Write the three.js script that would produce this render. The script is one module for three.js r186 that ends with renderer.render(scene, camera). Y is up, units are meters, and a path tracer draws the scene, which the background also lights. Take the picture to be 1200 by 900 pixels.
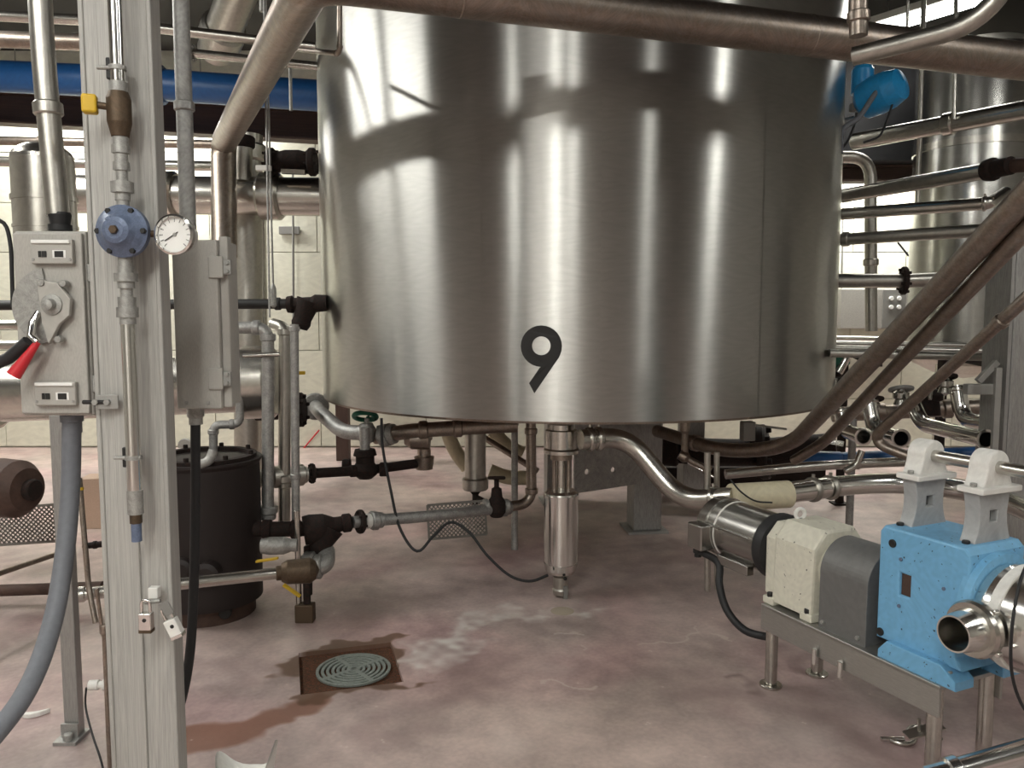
import * as THREE from 'three';
import { RectAreaLightUniformsLib } from 'three/addons/lights/RectAreaLightUniformsLib.js';
import { RoundedBoxGeometry } from 'three/addons/geometries/RoundedBoxGeometry.js';
import { mergeGeometries } from 'three/addons/utils/BufferGeometryUtils.js';
import { Brush, Evaluator, SUBTRACTION } from 'three-bvh-csg';
import { createNoise2D, createNoise3D } from 'simplex-noise';

// ------------------------------------------------------------------ camera, exposure
const scene = new THREE.Scene();
scene.background = new THREE.Color(0x050505);
const FOCAL = 930, PITCH = 4.9 * Math.PI / 180, EYE = 1.5;
const camera = new THREE.PerspectiveCamera(2 * Math.atan(450 / FOCAL) * 180 / Math.PI, 4 / 3, 0.05, 60);
camera.position.set(0, EYE, 0);
camera.rotation.x = -PITCH;
const renderer = new THREE.WebGLRenderer();
renderer.toneMapping = THREE.LinearToneMapping;
renderer.toneMappingExposure = 2.65;
renderer.shadowMap.enabled = true;
RectAreaLightUniformsLib.init();
const LAMP = 15, LAMP_COLOR = new THREE.Color().setRGB(0.99, 0.98, 0.93);

// ------------------------------------------------------------------ helpers
let seed = 7;
const rnd = () => { seed = (seed * 1664525 + 1013904223) >>> 0; return seed / 4294967296; };
const noise2 = createNoise2D(rnd), noise3 = createNoise3D(rnd);
const V = (x, y, z) => new THREE.Vector3(x, y, z);
const UP = V(0, 1, 0);
function at(px, py, d) {                       // survey point of the photograph carried to its distance
  const u = (px - 600) / FOCAL, v = (450 - py) / FOCAL, c = Math.cos(PITCH), s = Math.sin(PITCH);
  const t = d / (c + v * s);
  return V(u * t, EYE + (v * c - s) * t, -d);
}
function level(px, py, h) {                    // the same for a point whose height is known
  const v = (450 - py) / FOCAL, c = Math.cos(PITCH), s = Math.sin(PITCH);
  const t = (h - EYE) / (v * c - s);
  return V((px - 600) / FOCAL * t, h, -t * (c + v * s));
}
const ground = (px, py) => level(px, py, 0);
const taken = new Map(), baseOf = new Map();
function numbered(n) { const k = taken.get(n) || 0; taken.set(n, k + 1); return k ? n + '_' + String(k).padStart(3, '0') : n; }
function thing(name, label, category, base, group) {
  const o = new THREE.Group(); o.name = numbered(name); o.position.copy(base); scene.add(o);
  o.userData = { label, category }; if (group) o.userData.group = group;
  baseOf.set(o, base.clone()); return o;
}
function part(parent, name, geo, mat, label) {
  const g = Array.isArray(geo) ? join(geo) : geo, b = baseOf.get(parent);
  g.translate(-b.x, -b.y, -b.z);
  const m = new THREE.Mesh(g, mat); m.name = name; m.castShadow = m.receiveShadow = true;
  if (label) m.userData.label = label;
  parent.add(m); baseOf.set(m, b); return m;
}
function baseFor(g) { g.computeBoundingBox(); const b = g.boundingBox; return V((b.min.x + b.max.x) / 2, b.min.y, (b.min.z + b.max.z) / 2); }
function single(name, label, category, geo, mat, group) {
  const g = Array.isArray(geo) ? join(geo) : geo, b = baseFor(g);
  g.translate(-b.x, -b.y, -b.z);
  const m = new THREE.Mesh(g, mat); m.name = numbered(name); m.position.copy(b); m.castShadow = m.receiveShadow = true;
  m.userData = { label, category }; if (group) m.userData.group = group;
  scene.add(m); return m;
}
function struct(name, geo, mat) {
  const g = Array.isArray(geo) ? join(geo) : geo, b = baseFor(g);
  g.translate(-b.x, -b.y, -b.z);
  const m = new THREE.Mesh(g, mat); m.name = name; m.position.copy(b); m.castShadow = m.receiveShadow = true;
  m.userData = { kind: 'structure' }; baseOf.set(m, b); scene.add(m); return m;
}
function copyOf(o, pos, label, group, yaw) {
  const c = o.clone(); c.name = numbered(o.name.replace(/_\d+$/, '')); c.userData = { ...o.userData };
  c.position.copy(pos); if (yaw !== undefined) c.rotation.y = yaw;
  if (label) c.userData.label = label; if (group) c.userData.group = group;
  scene.add(c); return c;
}
function join(list) { return mergeGeometries(list.map(g => { const n = g.index ? g.toNonIndexed() : g; for (const k of Object.keys(n.attributes)) if (!['position', 'normal', 'uv'].includes(k)) n.deleteAttribute(k); return n; })); }
function box(c, sx, sy, sz, yaw = 0, bevel = 0) {
  const g = bevel ? new RoundedBoxGeometry(sx, sy, sz, 2, bevel) : new THREE.BoxGeometry(sx, sy, sz);
  if (yaw) g.rotateY(yaw); g.translate(c.x, c.y, c.z); return g;
}
function frame(o, x, y) {                      // matrix with local x, y and z = x cross y
  const X = x.clone().normalize(), Z = X.clone().cross(y).normalize(), Y = Z.clone().cross(X);
  return new THREE.Matrix4().makeBasis(X, Y, Z).setPosition(o);
}
function bar(a, b, w, h, bevel = 0) {          // straight bar of rectangular section from a to b
  const d = b.clone().sub(a), L = d.length();
  const g = bevel ? new RoundedBoxGeometry(L, h, w, 2, bevel) : new THREE.BoxGeometry(L, h, w);
  const up = Math.abs(d.y) > 0.9 * L ? V(0, 0, -1) : UP;
  g.applyMatrix4(frame(a.clone().add(b).multiplyScalar(0.5), d, up)); return g;
}
function turned(a, dir, prof, seg = 24) {      // profile [[along, radius], ...] turned about the axis a + dir, every step creased
  const D = dir.clone().normalize(), X = (Math.abs(D.y) > 0.9 ? V(1, 0, 0) : UP.clone()).cross(D).normalize(), Y = D.clone().cross(X);
  const P = [], N = [], U = [], I = []; let along = 0;
  for (let k = 0; k + 1 < prof.length; k++) {
    const [t0, r0] = prof[k], [t1, r1] = prof[k + 1], L = Math.hypot(t1 - t0, r1 - r0) || 1e-6;
    const nr = (t1 - t0) / L, nt = -(r1 - r0) / L, o = P.length / 3;
    for (let i = 0; i <= seg; i++) {
      const f = i / seg * Math.PI * 2, c = Math.cos(f), s = Math.sin(f);
      for (const [t, r, v] of [[t0, r0, along], [t1, r1, along + L]]) {
        P.push(a.x + D.x * t + (X.x * c + Y.x * s) * r, a.y + D.y * t + (X.y * c + Y.y * s) * r, a.z + D.z * t + (X.z * c + Y.z * s) * r);
        N.push((X.x * c + Y.x * s) * nr + D.x * nt, (X.y * c + Y.y * s) * nr + D.y * nt, (X.z * c + Y.z * s) * nr + D.z * nt);
        U.push(i / seg * Math.max(r0, r1) * 6.28, v);
      }
      if (i < seg) { const q = o + i * 2; I.push(q, q + 2, q + 1, q + 1, q + 2, q + 3); }
    }
    along += L;
  }
  const g = new THREE.BufferGeometry();
  g.setAttribute('position', new THREE.Float32BufferAttribute(P, 3)); g.setAttribute('normal', new THREE.Float32BufferAttribute(N, 3));
  g.setAttribute('uv', new THREE.Float32BufferAttribute(U, 2)); g.setIndex(I); return g;
}
const rod = (a, b, r, seg = 18, ch = 0) => { const d = b.clone().sub(a), L = d.length(), c = ch || Math.min(r * 0.12, L * 0.2); return turned(a, d, [[0, 0], [0, r - c], [c, r], [L - c, r], [L, r - c], [L, 0]], seg); };
const disc = (c, dir, r, t, seg = 24) => rod(c.clone().addScaledVector(dir.clone().normalize(), -t / 2), c.clone().addScaledVector(dir.clone().normalize(), t / 2), r, seg);
function hexnut(c, dir, r, t) { const D = dir.clone().normalize(); return turned(c.clone().addScaledVector(D, -t / 2), D, [[0, 0], [0, r * 0.9], [t * 0.15, r], [t * 0.85, r], [t, r * 0.9], [t, 0]], 6); }
function fillet(pts, rad, n = 7) {             // rounds the corners of a polyline
  const out = [pts[0]];
  for (let i = 1; i + 1 < pts.length; i++) {
    const p = pts[i], a = pts[i - 1].clone().sub(p), b = pts[i + 1].clone().sub(p);
    const r = Math.min(rad, a.length() * 0.48, b.length() * 0.48);
    const A = p.clone().addScaledVector(a.normalize(), r), B = p.clone().addScaledVector(b.normalize(), r);
    for (let k = 0; k <= n; k++) { const t = k / n; out.push(A.clone().multiplyScalar((1 - t) * (1 - t)).addScaledVector(p, 2 * t * (1 - t)).addScaledVector(B, t * t)); }
  }
  out.push(pts[pts.length - 1]); return out;
}
const smooth = (pts, n = 40) => new THREE.CatmullRomCurve3(pts, false, 'centripetal').getSpacedPoints(n);
function sweep(pts, r, { seg = 16, wall = 0 } = {}) {  // round tube along a line, capped, or open with a wall
  const n = pts.length, T = pts.map((p, i) => pts[Math.min(n - 1, i + 1)].clone().sub(pts[Math.max(0, i - 1)]).normalize());
  let X = (Math.abs(T[0].y) > 0.9 ? V(1, 0, 0) : UP.clone()).cross(T[0]).normalize();
  const P = [], N = [], U = [], I = []; let len = 0;
  const rings = [];
  for (let i = 0; i < n; i++) {
    X = X.clone().addScaledVector(T[i], -X.dot(T[i])).normalize(); const Y = T[i].clone().cross(X);
    if (i) len += pts[i].distanceTo(pts[i - 1]);
    rings.push([X, Y]);
    const rr = typeof r === 'function' ? r(i / (n - 1)) : r;
    for (let k = 0; k <= seg; k++) {
      const f = k / seg * Math.PI * 2, c = Math.cos(f), s = Math.sin(f), nx = X.x * c + Y.x * s, ny = X.y * c + Y.y * s, nz = X.z * c + Y.z * s;
      P.push(pts[i].x + nx * rr, pts[i].y + ny * rr, pts[i].z + nz * rr); N.push(nx, ny, nz); U.push(k / seg * rr * 6.28, len);
      if (i && k < seg) { const q = (i - 1) * (seg + 1) + k; I.push(q, q + 1, q + seg + 1, q + 1, q + seg + 2, q + seg + 1); }
    }
  }
  const g = new THREE.BufferGeometry();
  g.setAttribute('position', new THREE.Float32BufferAttribute(P, 3)); g.setAttribute('normal', new THREE.Float32BufferAttribute(N, 3));
  g.setAttribute('uv', new THREE.Float32BufferAttribute(U, 2)); g.setIndex(I);
  const ends = []; const rad = typeof r === 'function' ? [r(0), r(1)] : [r, r];
  [[0, -1, rad[0]], [n - 1, 1, rad[1]]].forEach(([i, s, rr]) => {
    const dir = T[i].clone().multiplyScalar(s);
    if (!wall) ends.push(turned(pts[i], dir, [[0, rr], [0, 0]], seg));
    else ends.push(turned(pts[i], dir, [[0, rr], [0, rr - wall]], seg));
  });
  if (wall) {                                  // the bore of an open tube
    const h = g.clone(), p = h.attributes.position, q = h.attributes.normal, R = typeof r === 'function' ? r(0) : r;
    for (let i = 0; i < p.count; i++) { p.setXYZ(i, p.getX(i) - q.getX(i) * wall, p.getY(i) - q.getY(i) * wall, p.getZ(i) - q.getZ(i) * wall); q.setXYZ(i, -q.getX(i), -q.getY(i), -q.getZ(i)); }
    const x = Array.from(h.index.array); for (let i = 0; i < x.length; i += 3) { const k = x[i + 1]; x[i + 1] = x[i + 2]; x[i + 2] = k; } h.setIndex(x); ends.push(h);
  }
  return join([g, ...ends]);
}
function extrude(shape, depth, bevel, m) {
  const g = new THREE.ExtrudeGeometry(shape, { depth, bevelEnabled: bevel > 0, bevelThickness: bevel, bevelSize: bevel, bevelSegments: 2, curveSegments: 14 });
  if (m) g.applyMatrix4(m); return g;
}
const poly = (list) => { const s = new THREE.Shape(); list.forEach(([x, y], i) => i ? s.lineTo(x, y) : s.moveTo(x, y)); s.closePath(); return s; };
const hole = (s, list) => { const p = new THREE.Path(); list.forEach(([x, y], i) => i ? p.lineTo(x, y) : p.moveTo(x, y)); p.closePath(); s.holes.push(p); return s; };
const round = (s, x, y, r) => { const p = new THREE.Path(); p.absarc(x, y, r, 0, Math.PI * 2, true); s.holes.push(p); return s; };

// ------------------------------------------------------------------ materials
function texture(w, h, f, srgb) {
  const d = new Uint8Array(w * h * 4);
  for (let j = 0; j < h; j++) for (let i = 0; i < w; i++) { const c = f(i / w, j / h, i, j), o = (j * w + i) * 4; d[o] = c[0]; d[o + 1] = c[1]; d[o + 2] = c[2]; d[o + 3] = 255; }
  const t = new THREE.DataTexture(d, w, h); t.wrapS = t.wrapT = THREE.RepeatWrapping; t.magFilter = THREE.LinearFilter; t.minFilter = THREE.LinearMipmapLinearFilter; t.generateMipmaps = true;
  if (srgb) t.colorSpace = THREE.SRGBColorSpace; t.needsUpdate = true; return t;
}
const cl = (x, a = 0, b = 255) => Math.max(a, Math.min(b, x));
const loop = (u, v, s, k) => { const a = u * Math.PI * 2, b = v * Math.PI * 2; return noise3(Math.cos(a) * s + k, Math.sin(a) * s + Math.cos(b) * s, Math.sin(b) * s + k * 3.1); };
const grimeRough = texture(256, 256, (u, v) => { const q = cl(170 + 26 * loop(u, v, 1.1, 2) + 22 * loop(u, v, 3.7, 5) + 22 * (rnd() - 0.5)); return [q, q, q]; });
const steelMap = texture(256, 256, (u, v) => { const q = 0.94 + 0.03 * loop(u, v, 1.3, 9) + 0.02 * loop(u, v, 5, 4); return [cl(255 * q), cl(253 * q), cl(249 * q)]; }, true);
const dirtyMap = texture(256, 256, (u, v) => { const q = 0.88 + 0.05 * loop(u, v, 1.5, 19) + 0.05 * loop(u, v, 6, 14) + 0.06 * (rnd() - 0.5), w = 0.5 + 0.5 * loop(u, v, 2.2, 33); return [cl(255 * q), cl((250 - 8 * w) * q), cl((246 - 14 * w) * q)]; }, true);
const rustMap = texture(256, 256, (u, v) => { const a = 0.5 + 0.5 * loop(u, v, 2, 3), b = 0.5 + 0.5 * loop(u, v, 7, 8), q = 0.65 + 0.5 * a * b + 0.15 * (rnd() - 0.5); return [cl(120 * q + 60 * a * b), cl(84 * q + 20 * b), cl(70 * q)]; }, true);
const paintMap = texture(256, 256, (u, v) => { const q = 0.96 + 0.03 * loop(u, v, 1.6, 23) + 0.012 * loop(u, v, 5, 24); return [cl(255 * q), cl(255 * q), cl(255 * q)]; }, true);
const chipMap = texture(256, 256, (u, v) => { const c = loop(u, v, 2.4, 41) + 0.4 * loop(u, v, 8, 42); const q = c > 1.04 ? 0.2 : 0.97 + 0.03 * loop(u, v, 3, 43); return [cl(255 * q), cl(255 * q), cl(252 * q)]; }, true);
const galvMap = texture(256, 256, (u, v) => { const q = 0.88 + 0.05 * loop(u, v * 0.999, 1.6, 51) + 0.05 * loop(u, v, 6, 52) + 0.05 * (rnd() - 0.5); return [cl(252 * q), cl(251 * q), cl(249 * q)]; }, true);
const tankMap = texture(512, 512, (() => { const lines = Array.from({ length: 512 }, () => rnd()); return (u, v, i, j) => { const q = 0.95 + 0.03 * (lines[j] - 0.5) + 0.02 * loop(u, v, 2.2, 62) + 0.03 * (rnd() - 0.5); return [cl(255 * q), cl(255 * q), cl(253 * q)]; }; })(), true);
function rep(t, x, y) { const c = t.clone(); c.repeat.set(x, y); c.needsUpdate = true; return c; }
const mat = (o) => new THREE.MeshStandardMaterial(o);
const hex = (r, g, b) => new THREE.Color().setRGB(r, g, b);
const M = {
  tank: new THREE.MeshPhysicalMaterial({ color: hex(0.50, 0.498, 0.482), metalness: 1, roughness: 0.31, anisotropy: 0.97, anisotropyRotation: Math.PI / 2, map: rep(tankMap, 0.7, 3) }),
  tanktwo: mat({ color: hex(0.50, 0.498, 0.482), metalness: 1, roughness: 0.24, map: rep(tankMap, 1, 3) }),
  sealant: mat({ color: hex(0.40, 0.34, 0.26), roughness: 0.8 }),
  skid: mat({ color: hex(0.47, 0.47, 0.455), metalness: 0.85, roughness: 0.42, map: rep(steelMap, 3, 3) }),
  steel: mat({ color: hex(0.62, 0.61, 0.58), metalness: 1, roughness: 0.27, map: rep(steelMap, 3, 3) }),
  satin: mat({ color: hex(0.53, 0.52, 0.49), metalness: 1, roughness: 0.38, map: rep(steelMap, 3, 3) }),
  chrome: mat({ color: hex(0.74, 0.73, 0.70), metalness: 1, roughness: 0.17 }),
  dirty: mat({ color: hex(0.42, 0.385, 0.35), metalness: 1, roughness: 0.40, map: rep(dirtyMap, 2, 2) }),
  galv: mat({ color: hex(0.52, 0.52, 0.51), metalness: 0.75, roughness: 0.8, roughnessMap: grimeRough, map: rep(galvMap, 2, 2) }),
  castzinc: mat({ color: hex(0.50, 0.50, 0.48), metalness: 0.6, roughness: 0.55, map: rep(galvMap, 6, 6) }),
  rust: mat({ color: hex(0.075, 0.058, 0.05), roughness: 0.85, map: rep(rustMap, 4, 4) }),
  rustpan: mat({ color: hex(0.55, 0.45, 0.34), roughness: 0.9, map: rep(rustMap, 3, 3), bumpMap: rep(grimeRough, 4, 4), bumpScale: 0.004 }),
  maroon: mat({ color: hex(0.012, 0.006, 0.005), roughness: 0.6, map: rep(paintMap, 2, 2) }),
  black: mat({ color: hex(0.01, 0.0095, 0.009), roughness: 0.55 }),
  rubber: mat({ color: hex(0.012, 0.012, 0.013), roughness: 0.6 }),
  greybox: mat({ color: hex(0.44, 0.425, 0.39), metalness: 0.15, roughness: 0.5, map: rep(paintMap, 3, 3) }),
  greydark: mat({ color: hex(0.22, 0.215, 0.20), roughness: 0.55, map: rep(paintMap, 3, 3) }),
  pvc: mat({ color: hex(0.16, 0.17, 0.19), roughness: 0.6, map: rep(paintMap, 4, 4) }),
  bluepipe: mat({ color: hex(0.012, 0.085, 0.26), roughness: 0.4, map: rep(paintMap, 2, 2) }),
  cyan: mat({ color: hex(0.02, 0.33, 0.72), roughness: 0.35, map: rep(paintMap, 4, 4) }),
  bluepump: mat({ color: hex(0.17, 0.42, 0.68), roughness: 0.42, map: rep(chipMap, 2.2, 2.2) }),
  bluereg: mat({ color: hex(0.17, 0.22, 0.34), metalness: 0.2, roughness: 0.45, map: rep(galvMap, 6, 6) }),
  cream: mat({ color: hex(0.66, 0.64, 0.55), roughness: 0.5, map: rep(chipMap, 2.2, 2.2) }),
  creamhose: mat({ color: hex(0.68, 0.62, 0.44), roughness: 0.5, map: rep(paintMap, 3, 3) }),
  greycast: mat({ color: hex(0.42, 0.43, 0.43), metalness: 0.2, roughness: 0.5, map: rep(paintMap, 4, 4) }),
  white: mat({ color: hex(0.80, 0.79, 0.75), roughness: 0.45, map: rep(paintMap, 4, 4) }),
  yellow: mat({ color: hex(0.62, 0.40, 0.02), roughness: 0.5 }),
  red: mat({ color: hex(0.55, 0.02, 0.03), roughness: 0.45 }),
  green: mat({ color: hex(0.01, 0.12, 0.07), roughness: 0.5 }),
  brass: mat({ color: hex(0.15, 0.115, 0.08), metalness: 0.7, roughness: 0.55, map: rep(dirtyMap, 6, 6) }),
  column: mat({ color: hex(0.56, 0.555, 0.53), metalness: 0.2, roughness: 0.6, map: rep(galvMap, 1.3, 1.3) }),
  motor: mat({ color: hex(0.40, 0.39, 0.37), metalness: 1, roughness: 0.24 }),
  guard: mat({ color: hex(0.20, 0.20, 0.195), metalness: 0.5, roughness: 0.6, map: rep(paintMap, 3, 3) }),
  wall: mat({ color: hex(0.72, 0.71, 0.59), roughness: 0.6, map: rep(paintMap, 1, 1) }),
  mortar: mat({ color: hex(0.42, 0.41, 0.34), roughness: 0.9 }),
  sidewall: mat({ color: hex(0.46, 0.45, 0.41), roughness: 0.7, map: rep(paintMap, 0.5, 0.5) }),
  ceiling: mat({ color: hex(0.03, 0.027, 0.025), roughness: 0.8, map: rep(paintMap, 0.5, 0.5) }),
  beam: mat({ color: hex(0.085, 0.05, 0.038), roughness: 0.7, map: rep(dirtyMap, 1, 1) }),
  duct: mat({ color: hex(0.015, 0.015, 0.017), roughness: 0.6 }),
  tan: mat({ color: hex(0.50, 0.36, 0.27), roughness: 0.8, map: rep(paintMap, 3, 3) }),
  grate: mat({ color: hex(0.33, 0.37, 0.34), metalness: 0.2, roughness: 0.6, map: rep(galvMap, 5, 5) }),
  mesh: mat({ color: hex(0.24, 0.23, 0.21), metalness: 0.6, roughness: 0.6 }),
  glass: new THREE.MeshPhysicalMaterial({ color: 0xffffff, transmission: 1, thickness: 0, roughness: 0.02 }),
  dial: mat({ color: hex(0.80, 0.80, 0.77), roughness: 0.6 }),
  tube: mat({ color: 0xffffff, emissive: LAMP_COLOR, emissiveIntensity: 9, roughness: 0.4 }),
};

// ------------------------------------------------------------------ ceiling lights
function ceilingLight(c, yaw, len, label, power = 1) {
  const t = thing('strip_light', label, 'ceiling light', V(c.x, c.y - 0.06, c.z), 'fluorescent strip lights');
  const dx = Math.cos(yaw), dz = -Math.sin(yaw), side = V(-dz, 0, dx), half = V(dx, 0, dz).multiplyScalar(len / 2);
  part(t, 'housing', box(V(c.x, c.y + 0.03, c.z), len + 0.06, 0.06, 0.30, yaw, 0.01), M.white);
  for (const s of [-1, 1]) part(t, 'lamp_tube', rod(c.clone().sub(half).addScaledVector(side, s * 0.08).setY(c.y - 0.02), c.clone().add(half).addScaledVector(side, s * 0.08).setY(c.y - 0.02), 0.019), M.tube);
  for (const s of [-1, 1]) part(t, 'hanger_rod', rod(c.clone().addScaledVector(half, s * 0.8).setY(c.y + 0.05), c.clone().addScaledVector(half, s * 0.8).setY(4.41), 0.006, 8), M.satin);
  const L = new THREE.RectAreaLight(LAMP_COLOR, LAMP * power, len, 0.24);
  L.position.set(0, 0.01, 0); L.rotation.order = 'YXZ'; L.rotation.y = yaw; L.rotation.x = -Math.PI / 2; t.add(L); L.name = 'lamp_glow';
}
ceilingLight(V(-4.0, 3.9, -3.3), Math.PI / 2, 1.5, 'twin tube strip light hung high left of the big tank', 1.7);
ceilingLight(V(-4.0, 3.9, -5.1), Math.PI / 2, 1.5, 'twin tube strip light hung left of the tank over the drum', 1.7);
ceilingLight(V(-0.95, 4.0, 1.7), Math.PI / 2 - 0.2, 2.0, 'long twin tube strip light hung above the open floor');
ceilingLight(V(3.2, 4.0, 1.5), Math.PI / 2 + 0.4, 1.5, 'twin tube strip light hung over the aisle before the pump', 0.7);
ceilingLight(V(-2.4, 3.8, 0.5), Math.PI / 2 - 0.42, 1.5, 'twin tube strip light hung over the aisle before the column', 0.8);
ceilingLight(V(-0.1, 3.9, 0.6), Math.PI / 2 - 0.1, 1.2, 'short twin tube strip light hung over the floor drain aisle', 0.7);
ceilingLight(V(4.6, 4.0, -1.5), -0.607, 1.5, 'twin tube strip light hung right of the blue pump');
ceilingLight(V(3.45, 4.0, -6.78), -0.955, 0.92, 'lit strip light seen above the bent overhead tube', 0.5);
ceilingLight(V(-4.2, 3.86, -8.5), 0, 2.4, 'strip light along the cream wall behind the blue pipe', 2.0);
ceilingLight(V(-2.0, 3.9, 3.3), 0, 2.0, 'strip light hung before the white roller door', 1.6);
ceilingLight(V(3.9, 3.3, -8.62), 0, 2.0, 'strip light on the cream wall behind the steel pipe rack', 2.0);

// ------------------------------------------------------------------ room
const DRAIN = V(-0.70, 0, -3.29), DRAIN_TURN = 0.28, DRAIN_SIDE = 0.41;
{
  const X0 = -7, X1 = 7, Z0 = -9.3, Z1 = 4.5, W = X1 - X0, D = Z1 - Z0;
  const segd = (x, z, a, b) => { const dx = b.x - a.x, dz = b.z - a.z, t = cl(((x - a.x) * dx + (z - a.z) * dz) / (dx * dx + dz * dz), 0, 1); return [Math.hypot(x - a.x - t * dx, z - a.z - t * dz), t]; };
  const chalk = [[ground(455, 778), ground(520, 752), 0.07], [ground(520, 752), ground(590, 712), 0.10], [ground(505, 775), ground(560, 735), 0.10], [ground(600, 722), ground(690, 716), 0.08]];
  const scuff = [[ground(645, 742), ground(700, 752)], [ground(760, 752), ground(830, 742)], [ground(545, 745), ground(600, 715)], [ground(640, 806), ground(700, 800)]];
  const wet = [[ground(378, 818), ground(330, 842), 0.07], [ground(330, 842), ground(265, 858), 0.085], [ground(275, 860), ground(180, 878), 0.12]];
  const dark = [[ground(840, 802), ground(862, 800), 0.05]];
  const n = (x, z, s, k) => noise2(x * s + k, z * s - k * 1.7);
  const floorTex = texture(2048, 2048, (u, v) => {
    const x = X0 + u * W, z = Z1 - v * D;
    const big = n(x, z, 0.55, 3), mid = n(x, z, 1.7, 11), fine = n(x, z, 6, 17), gr = n(x, z, 28, 23), wx = x + 0.10 * n(x, z, 3, 31) + 0.03 * n(x, z, 11, 33), wz = z + 0.10 * n(x, z, 3, 37) + 0.03 * n(x, z, 11, 39);
    const k = 0.5 + 0.5 * n(x, z, 0.35, 51);
    let r = 168 + 8 * k, g = 150 + 9 * k, b = 147 + 2 * k;
    const q = 1 + 0.08 * big + 0.09 * mid + 0.06 * fine + 0.035 * gr + 0.05 * (rnd() - 0.5);
    r *= q; g *= q; b *= q;
    const red = cl(n(x, z, 0.9, 61) * 1.4 - 0.1, 0, 1) * 0.25; r += red * 8; g -= red * 26; b -= red * 14;
    const mix = (c, t) => { r += (c[0] - r) * t; g += (c[1] - g) * t; b += (c[2] - b) * t; };
    const haze = cl(n(x, z, 1.15, 71) + 0.35 * n(x, z, 4, 72) - 0.35, 0, 1); mix([204, 192, 184], haze * 0.45);
    const drk = cl(n(x, z, 0.95, 81) + 0.3 * n(x, z, 5, 82) - 0.35, 0, 1); mix([122, 100, 98], drk * 0.55);
    if (z > -6 && z < -2) {
      for (const [a, c, w] of chalk) { const [d] = segd(wx, wz, a, c); mix([226, 223, 216], cl((w - d) / w * 1.3, 0, 1) * (0.42 + 0.3 * n(x, z, 9, 91))); }
      for (const [a, c] of scuff) { const [d] = segd(wx, wz, a, c); if (d < 0.012) mix([200, 188, 178], 0.6); }
      let wetness = 0; for (const [a, c, w] of wet) { const [d] = segd(x + (wx - x) * 0.35, z + (wz - z) * 0.35, a, c); wetness = Math.max(wetness, cl((w - d) / 0.03, 0, 1)); } mix([122, 80, 62], wetness * 0.7);
      for (const [a, c, w] of dark) { const [d] = segd(wx, wz, a, c); mix([92, 74, 72], cl((w - d) / w, 0, 1) * 0.55); }
      const e = Math.max(Math.abs((wx - DRAIN.x) * Math.cos(DRAIN_TURN) - (wz - DRAIN.z) * Math.sin(DRAIN_TURN)), Math.abs((wx - DRAIN.x) * Math.sin(DRAIN_TURN) + (wz - DRAIN.z) * Math.cos(DRAIN_TURN)));
      mix([84, 58, 40], cl((DRAIN_SIDE / 2 + 0.045 + 0.02 * fine - e) / 0.03, 0, 1) * 0.7);
    }
    if (gr > 0.9 && fine > 0.55) mix([215, 208, 200], 0.7);
    return [cl(r), cl(g), cl(b)];
  }, true);
  floorTex.wrapS = floorTex.wrapT = THREE.ClampToEdgeWrapping;
  const roughTex = texture(512, 512, (u, v) => { const q = cl(150 + 34 * loop(u, v, 1.6, 71) + 24 * loop(u, v, 5, 72) + 14 * (rnd() - 0.5)); return [q, q, q]; });
  M.floor = mat({ map: floorTex, roughness: 0.75, roughnessMap: roughTex });
  const s = poly([[X0, -Z0], [X0, -Z1], [X1, -Z1], [X1, -Z0]]);
  const c = Math.cos(DRAIN_TURN) * DRAIN_SIDE / 2, q = Math.sin(DRAIN_TURN) * DRAIN_SIDE / 2;
  hole(s, [[-1, -1], [1, -1], [1, 1], [-1, 1]].map(([a, b]) => [DRAIN.x + a * c - b * q, -DRAIN.z + a * q + b * c]));
  const g = new THREE.ExtrudeGeometry(s, { depth: 0.2, bevelEnabled: false });
  g.rotateX(-Math.PI / 2); g.translate(0, -0.2, 0);
  const p = g.attributes.position, uv = g.attributes.uv;
  for (let i = 0; i < p.count; i++) uv.setXY(i, (p.getX(i) - X0) / W, (Z1 - p.getZ(i)) / D);
  struct('floor', g, M.floor);
  struct('ceiling', box(V(0, 4.5, (Z0 + Z1) / 2), W, 0.2, D), M.ceiling);
  struct('wall_left', box(V(X0 - 0.1, 2.2, (Z0 + Z1) / 2), 0.2, 4.8, D), M.sidewall);
  struct('wall_right', box(V(X1 + 0.1, 2.2, (Z0 + Z1) / 2), 0.2, 4.8, D), M.sidewall);
  struct('wall_front', box(V(0, 2.2, Z1 + 0.1), W + 0.4, 4.8, 0.2), M.sidewall);
  const door = struct('door_1', box(V(-1.9, 1.5, Z1 - 0.03), 2.7, 3.0, 0.04), M.white);
  for (let k = 0; k < 10; k++) part(door, 'door_slat', box(V(-1.9, 0.15 + k * 0.3, Z1 - 0.06), 2.6, 0.28, 0.03, 0, 0.008), M.white);
  const wb = struct('wall_back', box(V(0, 2.2, Z0 + 0.19), W, 4.4, 0.2), M.mortar);
  const pw = 1.2, ph = 0.575, z = Z0 + 0.3;
  const panelGeo = new RoundedBoxGeometry(pw - 0.008, ph - 0.008, 0.03, 1, 0.004);
  const tones = [0, 1, 2].map(k => { const m = M.wall.clone(); m.color.multiplyScalar(0.97 + 0.03 * k); return m; });
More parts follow.
